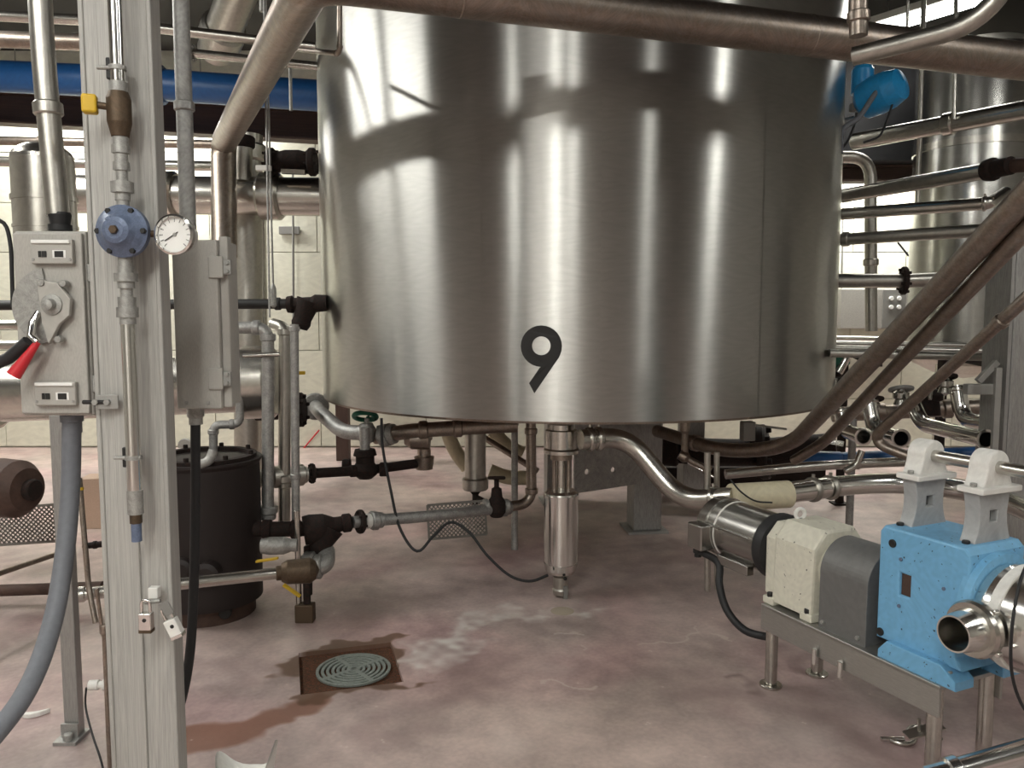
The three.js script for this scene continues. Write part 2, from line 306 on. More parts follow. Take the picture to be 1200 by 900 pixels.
  for (let j = 0; j < 8; j++) for (let i = 0; i < 13; i++) {
    const x = X0 + 0.02 + pw / 2 + (i - (j % 2) * 0.5) * pw; if (x - pw / 2 < X0 - 0.01 && j % 2 || x + pw / 2 > X1 + 0.7) continue;
    const w = Math.min(pw, (X1 - x + pw / 2)); if (w < 0.3) continue;
    const m = new THREE.Mesh(panelGeo, tones[Math.floor(rnd() * 3)]); m.name = 'wall_panel'; m.castShadow = m.receiveShadow = true;
    const b = baseOf.get(wb); m.position.set(x - b.x - (pw - w) / 2, ph / 2 + j * ph * 0.955 - b.y, z - b.z + 0.001 * rnd()); m.scale.set(w / pw, 0.955, 1); wb.add(m);
  }
}

// ------------------------------------------------------------------ the big tank
const TC = V(0.43, 0, -5.6), TR = 1.72, TB = 0.966;
{
  const t = thing('storage_tank', 'huge brushed stainless steel tank marked with a black 9', 'tank', TC);
  const o = V(TC.x, 0, TC.z), seg = 128;
  const shell = new THREE.CylinderGeometry(TR, TR, 4.25 - TB - 0.012, seg, 1, true); shell.translate(TC.x, (4.25 + TB + 0.012) / 2, TC.z);
  { const uv = shell.attributes.uv; for (let i = 0; i < uv.count; i++) uv.setXY(i, uv.getX(i) * TR * 6.283, uv.getY(i) * 3.27); }
  part(t, 'shell', shell, M.tank);
  part(t, 'bottom_head', turned(o.clone().setY(0), UP, [[TB + 0.16, 0], [TB + 0.06, TR - 0.3], [TB + 0.012, TR - 0.06], [TB, TR - 0.035], [TB, TR - 0.004], [TB + 0.014, TR]], seg), M.dirty);
  part(t, 'top_head', turned(o.clone().setY(4.25), UP, [[0, TR], [0.06, TR - 0.2], [0.1, 0]], 64), M.steel);
  const seamAt = (ang, y0, y1, w) => { const P = []; const g = new THREE.CylinderGeometry(TR + 0.0015, TR + 0.0015, y1 - y0, 2, 1, true, ang - w / TR / 2, w / TR); g.translate(TC.x, (y0 + y1) / 2, TC.z); return g; };
  part(t, 'weld_seam', seamAt(-0.345, TB + 0.02, 4.24, 0.006), M.tank, 'vertical weld line');
  part(t, 'weld_seam', seamAt(0.52, TB + 0.02, 4.24, 0.006), M.tank, 'vertical weld line');
  // the number 9, bent on to the shell
  const k = 0.00417, ring = new THREE.Shape(); ring.absarc(0, 0, 24.5 * k, 0, Math.PI * 2); round(ring, 0, 0.5 * k, 11 * k);
  const tail = poly([[24.3, 1.5], [24.0, -5], [21, -13], [-8, -56], [-14.5, -44], [-1.5, -25], [6, -22], [16, -14]].map(([a, b]) => [a * k, b * k]));
  const num = join([extrude(ring, 0.002, 0), extrude(tail, 0.002, 0)]);
  const p = num.attributes.position;
  for (let i = 0; i < p.count; i++) { const ang = -0.167 + p.getX(i) / TR, r = TR + 0.001 + p.getZ(i); p.setXYZ(i, TC.x + Math.sin(ang) * r, 1.352 + p.getY(i), TC.z + Math.cos(ang) * r); }
  num.computeVertexNormals(); part(t, 'number', num, M.black, 'black number 9');
  // legs and cross plate
  const legAt = (x, z, w) => { part(t, 'leg', box(V(x, 0.51, z), w, 0.99, w, 0.1, 0.012), M.galv); part(t, 'leg_plate', box(V(x, 0.008, z), w + 0.08, 0.016, w + 0.08, 0.1), M.galv); };
  legAt(0.93, -5.5, 0.2); legAt(0.37, -6.35, 0.2); legAt(1.5, -6.59, 0.18);
  const a = at(672, 586, 5.05), b = at(748, 577, 5.35), L = Math.hypot(b.x - a.x, b.z - a.z);
  const pl = poly([[0, 0], [L, 0], [L, 0.62], [0, 0.62]]); round(pl, 0.10, 0.13, 0.021); round(pl, 0.32, 0.12, 0.021);
  part(t, 'cross_plate', extrude(pl, 0.012, 0.002, frame(V(a.x, 0.36, a.z), V(b.x - a.x, 0, b.z - a.z), UP)), M.galv);
}

// ------------------------------------------------------------------ pipe builder
function ferrule(parent, p, dir, r, m = M.steel, name = 'clamp') {
  const D = dir.clone().normalize(), a = p.clone().addScaledVector(D, -r * 0.28), w = r * 0.56;
  const c = part(parent, name, turned(a, D, [[0, r * 0.98], [0, r * 1.12], [w * 0.25, r * 1.22], [w * 0.75, r * 1.22], [w, r * 1.12], [w, r * 0.98]], 24), m);
  const s = Math.abs(D.y) > 0.8 ? V(0, 0, 1) : UP.clone(); s.addScaledVector(D, -s.dot(D)).normalize();
  part(c, 'wing_nut', rod(p.clone().addScaledVector(s, r * 1.15), p.clone().addScaledVector(s, r * 1.5), r * 0.18, 8), m);
  return c;
}
function flange(parent, p, dir, r, t, m, bolts = 6) {
  const f = part(parent, 'flange', disc(p, dir, r, t, 24), m), D = dir.clone().normalize();
  const X = (Math.abs(D.y) > 0.9 ? V(1, 0, 0) : UP.clone()).cross(D).normalize(), Y = D.clone().cross(X);
  for (let k = 0; k < bolts; k++) { const a = k / bolts * 6.283 + 0.3; part(f, 'bolt', hexnut(p.clone().addScaledVector(X, Math.cos(a) * r * 0.78).addScaledVector(Y, Math.sin(a) * r * 0.78), D, r * 0.12, t * 1.9), m); }
  return f;
}
// run of round pipe; clamps: list of [from point index, share of the way to the next, kind]
function pipe(name, label, category, pts, r, m, { bend = 0.12, clamps = [], wall = 0, seg = 18, group } = {}) {
  const line = bend === 'smooth' ? smooth(pts, 48) : pts.length > 2 ? fillet(pts, bend) : pts;
  const g = sweep(line, r, { seg, wall });
  if (!clamps.length) return single(name, label, category, g, m, group);
  const b = baseFor(g), t = thing(name, label, category, b, group);
  const body = part(t, category === 'cable' || category === 'hose' ? 'sheath' : 'tube', g, m);
  for (const [i, f, kind, mm] of clamps) {
    const p = pts[i].clone().lerp(pts[i + 1], f), d = pts[i + 1].clone().sub(pts[i]);
    if (kind === 'flange') flange(t, p, d, r * 2, r * 0.7, mm || m);
    else if (kind === 'union') { const D = d.clone().normalize(); part(t, 'union', hexnut(p, D, r * 1.7, r * 1.3), mm || m); part(t, 'collar', disc(p.clone().addScaledVector(D, r * 1.1), D, r * 1.35, r * 0.9), mm || m); }
    else if (kind === 'weld') part(t, 'weld_ring', disc(p, d, r * 1.02, r * 0.12, 28), mm || m);
    else if (kind === 'collar') part(t, 'collar', disc(p, d, r * 1.25, r * 1.2), mm || m);
    else ferrule(t, p, d, r, mm || m);
  }
  return t;
}

// ------------------------------------------------------------------ overhead pipes before the tank
pipe('overhead_pipe', 'thick brownish steel pipe crossing before the tank and dropping beside it', 'pipe',
  [at(263, 300, 5.4), level(262, 168, 2.7), level(366, -28, 2.7), V(0.73, 2.7, -3.36), V(2.9, 2.7, -4.02)], 0.084, M.dirty, { bend: 0.14, clamps: [[2, 0.36, 'weld'], [3, 0.25, 'weld']], seg: 28 });
pipe('drop_pipe', 'thin dark pipe with an elbow hanging before the tank top', 'pipe',
  [at(398, -60, 3.5), at(398, 63, 3.5), at(340, 57, 4.2)], 0.011, M.dirty, { bend: 0.04, clamps: [[0, 0.93, 'collar'], [1, 0.06, 'collar']] });
pipe('bent_tube', 'polished stainless tube bent into a loop above the overhead pipe', 'pipe',
  [at(1006, -70, 2.9), at(1006, 42, 2.9)], 0.031, M.dirty, { clamps: [[0, 0.8, 'collar']] });
pipe('bent_tube', 'stainless tube sloping up past the lit strip light', 'pipe',
  [at(1000, 66, 3.0), at(1150, 28, 2.75), at(1205, -60, 2.7)], 0.033, M.satin, { bend: 0.2 });
for (const [x, d, lab] of [[1063, 4.2, 'thin rod hanging beside the lit strip light'], [1118, 3.6, 'thin rod hanging above the steel pipe clamp by the second tank']])
  single('hanger_rod', lab, 'rod', x === 1063 ? rod(at(x, -60, d).setY(4.4), at(x, 34, d), 0.008, 10) : rod(at(x, -40, 5.5).setY(4.4), at(x, 140, 5.5), 0.014, 10), M.steel);

// ------------------------------------------------------------------ column, with what is fixed to it
const CD = 1.9;
{
  const L = at(134, 890, CD).x, R = at(209, 890, CD).x, w = R - L, cx = (L + R) / 2;
  const t = thing('support_column', 'grey galvanised steel building column with a ribbed face', 'column', V(cx, 0, -CD - w / 2));
  part(t, 'post', box(V(cx, 2.2, -CD - 0.026), w, 4.4, 0.06, 0, 0.006), M.column);
  part(t, 'rib', box(V(L + w * 0.40, 2.2, -CD + 0.004), w * 0.30, 4.4, 0.016, 0, 0.003), M.column);
  part(t, 'flange_edge', box(V(R - 0.002, 2.2, -CD - 0.016), 0.012, 4.4, 0.05, 0, 0.004), M.column);
  part(t, 'flange_edge', box(V(L + 0.002, 2.2, -CD - 0.016), 0.012, 4.4, 0.05, 0, 0.004), M.column);
  part(t, 'base_plate', box(V(cx, 0.01, -CD - 0.026), w + 0.12, 0.02, w + 0.04), M.column);
}
const PD = 1.84;      // the instrument line stands just off the column face
const ax = (y) => { const p0 = at(136, 0, PD), p1 = at(156, 612, PD); return at(136, y, PD).setX((p0.x + p1.x) / 2 + 0.002); };
{
  const base = ax(640), t = thing('air_line', 'chrome air line with blue regulator and yellow valve on the column', 'air line', base);
  const px = PD / FOCAL, tv = (y0, y1, r0, r1, m, name, seg = 20) => part(t, name, turned(ax(y0), ax(y1).sub(ax(y0)), [[0, 0], [0, r0], [ax(y0).distanceTo(ax(y1)), r1 ?? r0], [ax(y0).distanceTo(ax(y1)), 0]], seg), m);
  tv(-80, 108, 8 * px, 8 * px, M.chrome, 'upper_tube');
  tv(96, 112, 10 * px, 10 * px, M.castzinc, 'tube_nut', 6);
  const valve = part(t, 'valve_body', [turned(ax(108), V(0, -1, 0), [[0, 0], [0, 11 * px], [8 * px, 14 * px], [34 * px, 14 * px], [50 * px, 10 * px], [50 * px, 0]], 8)], M.brass);
  const h0 = ax(127), hd = h0.clone().add(V(-26 * px, 2 * px, 0.02));
  part(valve, 'valve_stem', rod(h0, hd, 4 * px, 10), M.brass);
  part(valve, 'valve_handle', box(hd.clone().add(V(-2 * px, 0, 0)), 16 * px, 21 * px, 0.03, 0.3, 0.006), M.yellow, 'yellow valve handle');
  for (const [y0, y1, r, hx] of [[160, 170, 8.5], [170, 180, 10, 6], [180, 190, 7.5], [190, 200, 9, 6], [200, 213, 6.5], [213, 226, 12.5, 6], [226, 235, 8.5], [235, 246, 7]])
    tv(y0, y1, r * px, undefined, M.castzinc, hx ? 'union_nut' : 'nipple', hx || 18);
  for (const [y0, y1, r, hx] of [[300, 312, 8], [312, 320, 9], [320, 330, 13, 6], [330, 338, 9.5], [338, 348, 7], [348, 360, 10, 6], [360, 372, 12, 6], [372, 380, 9]])
    tv(y0, y1, r * px, undefined, M.castzinc, hx ? 'union_nut' : 'nipple', hx || 18);
  tv(378, 574, 8.4 * px, undefined, M.chrome, 'sight_tube');
  tv(574, 602, 9.2 * px, undefined, M.castzinc, 'end_coupling');
  tv(602, 613, 7 * px, undefined, M.brass, 'brass_plug', 6);
  tv(613, 634, 6 * px, undefined, M.bluereg, 'drain_tip');
  // regulator
  const c = ax(272).add(V(0.004, 0, 0.02)), F = V(0, 0, 1);
  const reg = part(t, 'regulator', turned(c.clone().add(V(0, 0, -0.045)), F, [[0, 0], [0, 18 * px], [0.02, 22 * px], [0.03, 30 * px], [0.046, 30 * px], [0.05, 27 * px], [0.062, 20 * px], [0.075, 15 * px], [0.08, 10 * px], [0.08, 0]], 36), M.bluereg);
  for (let k = 0; k < 6; k++) { const a = k * Math.PI / 3; part(reg, 'bolt', hexnut(c.clone().add(V(Math.cos(a) * 26 * px, Math.sin(a) * 26 * px, 0.004)), F, 3.4 * px, 0.014), M.black); }
  part(reg, 'adjusting_screw', hexnut(c.clone().add(V(0, 0, 0.036)), F, 5 * px, 0.014), M.brass);
  part(reg, 'yoke', bar(c.clone().add(V(-9 * px, 15 * px, 0.026)), c.clone().add(V(7 * px, -14 * px, 0.026)), 0.012, 0.014, 0.004), M.bluereg);
  part(reg, 'gauge_stem', rod(c.clone().add(V(28 * px, -2 * px, -0.02)), c.clone().add(V(44 * px, -2 * px, -0.02)), 4 * px, 10), M.brass);
  // clamps to the column
  for (const y of [80, 536]) {
    const p = ax(y);
    const cl0 = part(t, 'clamp', box(p.clone().add(V(-9 * px, 0, -0.012)), 8 * px, 24 * px, 0.03, 0, 0.003), M.black);
    part(cl0, 'clamp_bolt', rod(p.clone().add(V(-22 * px, 0, 0.005)), p.clone().add(V(10 * px, 0, 0.005)), 2.4 * px, 8), M.castzinc);
    part(cl0, 'clamp_band', turned(p.clone().add(V(0, 2.5 * px, 0)), V(0, -1, 0), [[0, 8.4 * px], [0, 9.6 * px], [5 * px, 9.6 * px], [5 * px, 8.4 * px]], 20), M.castzinc);
  }
}
{
  const c = at(205, 275, 1.80), px = 1.80 / FOCAL, F = V(-0.08, 0, 1).normalize();
  const t = thing('pressure_gauge', 'round white pressure gauge with chrome rim beside the blue regulator', 'gauge', c.clone().add(V(0, -22 * px, 0)));
  part(t, 'case', turned(c.clone().addScaledVector(F, -0.035), F, [[0, 0], [0, 19 * px], [0.02, 21 * px], [0.03, 23.5 * px], [0.042, 23.5 * px], [0.045, 21 * px], [0.038, 20 * px]], 36), M.chrome);
  const f = part(t, 'dial_face', turned(c, F, [[0, 20.5 * px], [0, 0]], 36), M.dial, 'white dial with black ticks');
  const X = V(0, 1, 0).cross(F).normalize(), Y = F.clone().cross(X);
  for (let k = 0; k < 13; k++) { const a = -0.8 + k / 12 * 4.74, d = X.clone().multiplyScalar(Math.cos(a)).addScaledVector(Y, Math.sin(a)), q = c.clone().addScaledVector(F, 0.0006); part(f, 'tick', bar(q.clone().addScaledVector(d, 14.5 * px), q.clone().addScaledVector(d, 18.5 * px), 0.0008, 0.0012), M.black); }
  part(f, 'needle', bar(c.clone().addScaledVector(F, 0.002).addScaledVector(X, 4 * px).addScaledVector(Y, 3 * px), c.clone().addScaledVector(F, 0.002).addScaledVector(X, -12 * px).addScaledVector(Y, -7 * px), 0.001, 0.002), M.black);
  part(f, 'hub', disc(c.clone().addScaledVector(F, 0.002), F, 2.2 * px, 0.003, 12), M.castzinc);
  part(t, 'glass', turned(c.clone().addScaledVector(F, 0.006), F, [[0, 20.5 * px], [0, 0]], 36), M.glass);
}
{ // bracket strap on the column, locks
  const p = at(126, 471, 1.87), px = 1.87 / FOCAL;
  const t = thing('column_bracket', 'small bolted steel strap holding the switch box to the column', 'bracket', p.clone().add(V(0, -10 * px, 0)));
  part(t, 'strap', box(p, 26 * px, 17 * px, 0.006, 0, 0.002), M.castzinc);
  for (const s of [-1, 1]) part(t, 'bolt', hexnut(p.clone().add(V(s * 7 * px - 6 * px, 0, 0.006)), V(0, 0, 1), 4 * px, 0.01), M.castzinc);
  part(t, 'stud', rod(p.clone().add(V(-28 * px, 0, 0.004)), p.clone().add(V(4 * px, 0, 0.004)), 2.5 * px, 8), M.black);
}
{
  const px = 1.84 / FOCAL, hk = at(172, 706, 1.85);
  const hookT = thing('lock_hook', 'small steel hook on the column holding two locks', 'hook', hk);
  part(hookT, 'hook_plate', box(at(181, 694, 1.868), 12 * px, 14 * px, 0.02, 0, 0.003), M.white);
  part(hookT, 'hook_bar', rod(at(170, 706, 1.85), at(188, 704, 1.85), 2.6 * px, 10), M.castzinc);
  const lock = (c, tilt, label, m, body) => {
    const t = thing('padlock', label, 'padlock', c.clone());
    const D = V(Math.sin(tilt), Math.cos(tilt), 0), S = V(Math.cos(tilt), -Math.sin(tilt), 0);
    const g = new RoundedBoxGeometry(15 * px, 22 * px, 0.022, 2, 0.003); g.rotateZ(-tilt); g.translate(c.x, c.y, c.z); part(t, 'body', g, body);
    const top = c.clone().addScaledVector(D, 11 * px);
    part(t, 'shackle', sweep(fillet([top.clone().addScaledVector(S, -5 * px), top.clone().addScaledVector(S, -5 * px).addScaledVector(D, 15 * px), top.clone().addScaledVector(S, 5 * px).addScaledVector(D, 15 * px), top.clone().addScaledVector(S, 5 * px)], 5 * px), 2 * px, { seg: 8 }), M.chrome);
    part(t, 'keyhole', disc(c.clone().add(V(0, 3 * px, 0.0115)), V(0, 0, 1), 2.4 * px, 0.002, 12), M.black);
    const b = new RoundedBoxGeometry(15.5 * px, 5 * px, 0.0225, 1, 0.002); b.rotateZ(-tilt); const q = c.clone().addScaledVector(D, -11 * px); b.translate(q.x, q.y, q.z); part(t, 'bottom_cap', b, m);
    return t;
  };
  lock(at(171.5, 728, 1.83), 0, 'silver padlock hanging straight with a dark keyhole', M.brass, M.chrome);
  lock(at(204, 735, 1.83), -0.42, 'tilted silver padlock with a dark tag above its body', M.chrome, M.white);
  const tg = new RoundedBoxGeometry(12 * px, 17 * px, 0.004, 1, 0.0015); tg.rotateZ(0.45); const q = at(195, 713, 1.815); tg.translate(q.x, q.y, q.z);
  single('lock_tag', 'dark square tag above the tilted padlock', 'tag', tg, M.greydark);
}

// ------------------------------------------------------------------ switch boxes left of the column
{
  const D = 1.92, px = D / FOCAL, c = at(62, 380, D), t = thing('safety_switch', 'grey safety switch box with rotary handle and red tipped lever', 'switch box', c.clone().add(V(0, -110 * px, -0.08)));
  const W = 84 * px, H = 216 * px;
  part(t, 'enclosure', box(c.clone().add(V(0, 0, -0.075)), W, H, 0.14, 0, 0.006), M.greybox);
  const door = part(t, 'door', box(c, W - 4 * px, H - 6 * px, 0.016, 0, 0.004), M.greybox);
  for (const [y, n] of [[295, 0], [461, 1]]) {
    const p = at(n ? 66 : 62, y, D - 0.016), plate = part(door, 'label_plate', box(p, 48 * px, 28 * px, 0.014, 0, 0.003), M.greybox);
    part(plate, 'plate_lip', box(p.clone().add(V(0, 11 * px, 0.006)), 44 * px, 4 * px, 0.012, 0, 0.002), M.dial);
    part(plate, 'window', box(p.clone().add(V(9 * px, -3 * px, 0.007)), 15 * px, 9 * px, 0.002), M.dial);
    for (const [dx, w] of [[-13, 3], [-8, 5], [6, 4], [11, 6]]) part(plate, 'slot', box(p.clone().add(V(dx * px, -3 * px, 0.0082)), w * px, 7 * px, 0.002), M.black);
    for (const sx of [-1, 1]) part(plate, 'rivet', disc(p.clone().add(V(sx * 21 * px, -9 * px, 0.007)), V(0, 0, 1), 1.8 * px, 0.004, 8), M.castzinc);
  }
  // quarter disc with the handle hub
  const hub = at(66, 357, D - 0.012), q = new THREE.Shape(); q.moveTo(-14 * px, 40 * px); q.absarc(-6 * px, -2 * px, 44 * px, Math.PI * 0.56, Math.PI * 1.42, false); q.lineTo(0, -40 * px); q.closePath();
  part(door, 'guide_plate', extrude(q, 0.004, 0.001, new THREE.Matrix4().setPosition(hub)), M.castzinc);
  const arrow = poly([[-16, 28], [6, 24], [20, 6], [18, -12], [6, -22], [-6, -44], [-12, -20]].map(([a, b]) => [a * px, b * px]));
  part(door, 'handle_base', extrude(arrow, 0.010, 0.002, new THREE.Matrix4().setPosition(hub.clone().add(V(0, 0, 0.006)))), M.greybox);
  part(door, 'handle_hub', turned(hub.clone().add(V(0, 0, 0.01)), V(0, 0, 1), [[0, 0], [0, 13 * px], [0.012, 12 * px], [0.014, 7 * px], [0.03, 6 * px], [0.032, 0]], 24), M.castzinc);
  for (const [dx, dy] of [[-11, 25], [14, 24], [5, -40]]) part(door, 'screw', disc(hub.clone().add(V(dx * px, dy * px, 0.012)), V(0, 0, 1), 4 * px, 0.02, 12), M.castzinc);
  const l0 = at(38, 379, D - 0.03), l1 = at(44, 401, D - 0.05), l2 = at(16, 440, D - 0.07);
  const lev = part(t, 'lever', sweep([at(46, 366, D - 0.02), l0, at(36, 394, D - 0.05), l1], 4.5 * px, { seg: 10 }), M.chrome);
  part(lev, 'grip', sweep([l1, l1.clone().lerp(l2, 0.5), l2], (f) => (3.5 + 4.5 * f) * px, { seg: 12 }), M.red, 'red plastic grip');
  part(lev, 'lever_socket', sweep([at(33, 400, D - 0.045), at(10, 420, D - 0.045), at(-14, 430, D - 0.045)], 7 * px, { seg: 10 }), M.rubber);
  part(t, 'hinge', rod(c.clone().add(V(W / 2 + 1 * px, 70 * px, -0.01)), c.clone().add(V(W / 2 + 1 * px, 50 * px, -0.01)), 3 * px, 10), M.castzinc);
  part(t, 'hinge', rod(c.clone().add(V(W / 2 + 1 * px, -60 * px, -0.01)), c.clone().add(V(W / 2 + 1 * px, -80 * px, -0.01)), 3 * px, 10), M.castzinc);
  part(t, 'conduit_hub', turned(at(84, 486, D + 0.06), V(0, -1, 0), [[0, 0], [0, 13 * px], [8 * px, 13 * px], [9 * px, 11 * px], [22 * px, 11 * px], [22 * px, 0]], 18), M.pvc);
}
{
  const D = 1.98, p0 = at(84, 500, D);
  single('flexible_conduit', 'thick grey flexible conduit curving down from the safety switch', 'conduit',
    sweep(smooth([p0, at(83, 560, 1.98), at(77, 640, 1.94), at(60, 735, 1.85), at(28, 815, 1.72), at(-30, 890, 1.6)], 40), 0.0222, { seg: 18 }), M.pvc);
  const t = pipe('conduit', 'grey steel conduit entering the top of the safety switch', 'conduit', [at(44, -60, 2.0), at(50, 60, 1.98), at(68, 252, 1.97)], 0.0265, M.satin, { bend: 0.2, clamps: [[1, 0.35, 'collar']] });
  part(t, 'black_bushing', turned(at(70, 249, 1.97), V(0, -1, 0), [[0, 0], [0, 0.024], [0.006, 0.026], [0.03, 0.022], [0.03, 0.027], [0.045, 0.027], [0.045, 0]], 20), M.rubber);
}
{
  const D = 2.12, px = D / FOCAL, t = thing('junction_box', 'plain grey junction box with latched cover right of the column', 'junction box', at(240, 478, D));
  const c = at(232, 380, D), W = 52 * px, H = 196 * px;
  part(t, 'enclosure', box(c.clone().add(V(1 * px, 0, -0.075)), W, H, 0.13, 0, 0.005), M.greybox);
  part(t, 'cover', box(c.clone().add(V(0, -1 * px, 0)), W, H, 0.02, 0, 0.004), M.greybox);
  part(t, 'side_flange', box(c.clone().add(V(W / 2 + 5 * px, 2 * px, -0.022)), 10 * px, H + 4 * px, 0.03, 0, 0.004), M.greybox);
  for (const y of [313, 444]) {
    const p = at(253, y, D - 0.012), l = part(t, 'latch', box(p, 17 * px, 25 * px, 0.010, 0, 0.003), M.greybox);
    part(l, 'latch_strap', box(at(264, y, D - 0.006), 14 * px, 17 * px, 0.01, 0, 0.002), M.castzinc);
    for (const s of [-1, 1]) part(l, 'screw', disc(at(266, y + s * 5, D - 0.014), V(0, 0, 1), 2.2 * px, 0.006, 10), M.castzinc);
  }
  for (const x of [219, 244]) part(t, 'screw', disc(at(x, 472, D - 0.01), V(0, 0, 1), 2.4 * px, 0.006, 10), M.castzinc);
  part(t, 'conduit_hub', turned(at(229, 478, D + 0.04), V(0, -1, 0), [[0, 0], [0, 10 * px], [10 * px, 10 * px], [12 * px, 8 * px], [20 * px, 8 * px], [20 * px, 0]], 18), M.castzinc);
  pipe('conduit', 'grey conduit rising from the top of the junction box', 'conduit', [at(210, -60, 2.2), at(221, 284, 2.19)], 0.0215, M.galv, { clamps: [[0, 0.53, 'collar']] });
  single('flexible_conduit', 'thin black flexible conduit hanging below the junction box', 'conduit',
    sweep(smooth([at(229, 492, 2.16), at(229, 580, 2.16), at(227, 690, 2.16), at(222, 770, 2.15), at(214, 815, 2.14), at(203, 850, 2.14)], 40), 0.0132, { seg: 14 }), M.rubber);
}

// ------------------------------------------------------------------ left background: overhead
single('overhead_beam', 'rust brown steel beam under the ceiling behind the blue pipe', 'beam', [
  bar(V(-6.8, 3.78, -8.05), V(-0.4, 3.42, -8.05), 0.20, 0.02), bar(V(-6.8, 3.50, -8.05), V(-0.4, 3.14, -8.05), 0.20, 0.02), bar(V(-6.8, 3.64, -8.05), V(-0.4, 3.28, -8.05), 0.02, 0.28)], M.beam);
pipe('blue_pipe', 'large bright blue pipe running below the ceiling at the back', 'pipe', [at(-160, 82, 7.2), at(120, 95, 7.2), at(430, 116, 7.3)], 0.135, M.bluepipe, { bend: 0.1, clamps: [[1, 0.2, 'collar']] });
pipe('steel_pipe', 'stainless pipe high on the left passing behind the column', 'pipe', [at(-60, 16, 4.6), at(110, 24, 4.7), at(370, 55, 4.9)], 0.030, M.steel, { bend: 0.1, clamps: [[0, 0.92, 'clamp']] });
pipe('steel_pipe', 'brownish stainless pipe just above the blue pipe on the left', 'pipe', [at(-60, 44, 5.0), at(110, 50, 5.0)], 0.050, M.dirty, { clamps: [[0, 0.3, 'collar']] });
pipe('steel_pipe', 'stainless pipe with round end cap above the blue pipe', 'pipe', [at(205, 60, 5.1), at(373, 78, 5.1)], 0.027, M.steel, { clamps: [[0, 0.12, 'flange', M.castzinc]] });
pipe('duct_pipe', 'dull steel duct slanting up into the ceiling above the blue pipe', 'duct', [at(252, 60, 6.2), at(300, -60, 5.4)], 0.13, M.satin, { clamps: [[0, 0.2, 'collar']] });
pipe('dark_pipe', 'dark rusty pipe below the bright strip of wall', 'pipe', [at(-60, 164, 6.6), at(300, 170, 6.6)], 0.035, M.dirty, { clamps: [[0, 0.3, 'collar']] });
pipe('steel_pipe', 'pale stainless pipe below the dark rusty pipe on the left', 'pipe', [at(-60, 188, 6.2), at(300, 196, 6.2)], 0.038, M.steel, { clamps: [[0, 0.6, 'collar']] });
pipe('insulated_pipe', 'fat dull steel pipe running level from the column to the tank', 'pipe', [at(60, 227, 5.9), at(382, 231, 5.9)], 0.138, M.steel, { clamps: [[0, 0.42, 'collar'], [0, 0.8, 'collar']], seg: 28 });
pipe('vertical_duct', 'wide grey vertical pipe standing behind the junction box', 'pipe', [at(291, 158, 6.1), at(291, 560, 6.1)], 0.105, M.satin, { clamps: [[0, 0.05, 'collar'], [0, 0.7, 'collar']], seg: 24 });
pipe('vertical_pipe', 'slim pale steel pipe beside the wide vertical pipe', 'pipe', [at(306, 235, 6.4), at(306, 420, 6.4).setY(0)], 0.038, M.steel, { clamps: [[0, 0.6, 'collar']] });
pipe('steel_stub', 'short upright steel pipe with dark cap above the fat pipe', 'pipe', [at(284, 160, 5.85), at(284, 212, 5.85)], 0.07, M.satin, { clamps: [[0, 0.12, 'collar', M.rust]] });
{
  const a = at(318, 190, 5.8), b = at(366, 190, 5.8), d = b.clone().sub(a), t = thing('flanged_valve', 'black flanged valve on the fat pipe beside the tank', 'valve', a.clone().lerp(b, 0.5).add(V(0, -0.1, 0)));
  part(t, 'valve_body', turned(a, d, [[0, 0], [0, 0.06], [0.1, 0.085], [0.2, 0.085], [0.3, 0.06], [0.3, 0]], 18), M.rust);
  flange(t, a, d, 0.1, 0.05, M.rust); flange(t, b, d, 0.1, 0.05, M.rust);
  part(t, 'steel_strip', bar(at(330, 201, 5.72), at(358, 202, 5.72), 0.04, 0.03), M.steel);
}
single('pull_cable', 'thin vertical steel cable hanging beside the tank with a long drop', 'cable', rod(at(311, -30, 4.6).setY(4.4), at(316, 372, 4.6), 0.006, 8), M.galv);
{
  const t = thing('pull_cable', 'thin vertical cable with a small clear weight at its end', 'cable', at(320, 362, 4.65));
  part(t, 'wire', rod(at(314, 100, 4.65).setY(4.4), at(320, 332, 4.65), 0.006, 8), M.galv);
  part(t, 'weight', turned(at(320, 330, 4.65), V(0, -1, 0), [[0, 0], [0.02, 0.01], [0.04, 0.017], [0.14, 0.017], [0.15, 0.008], [0.15, 0]], 14), M.castzinc);
}
single('cable_clip', 'small pale clip joining the two hanging cables', 'clip', box(at(309, 197, 4.62), 0.085, 0.03, 0.03, 0, 0.005), M.white);
single('hanger_rod', 'thin rod dangling before the blue pipe beside the tank', 'rod', rod(at(340, 75, 5.2), at(341, 130, 5.2), 0.011, 8), M.castzinc);
single('hanger_rod', 'thin pale rod hanging from the duct end near the ceiling', 'rod', rod(at(308, -40, 4.9).setY(4.4), at(308, 14, 4.9), 0.02, 8), M.castzinc);
single('wall_vent', 'small dark slotted vent on the cream wall', 'vent', box(at(339, 270, 8.96), 0.23, 0.085, 0.03, 0, 0.006), M.greydark);
pipe('wall_conduit', 'thin grey conduit running up the cream wall through the vent', 'conduit', [at(343, 180, 8.9), at(344, 385, 8.9)], 0.012, M.greydark, { clamps: [[0, 0.85, 'collar']] });

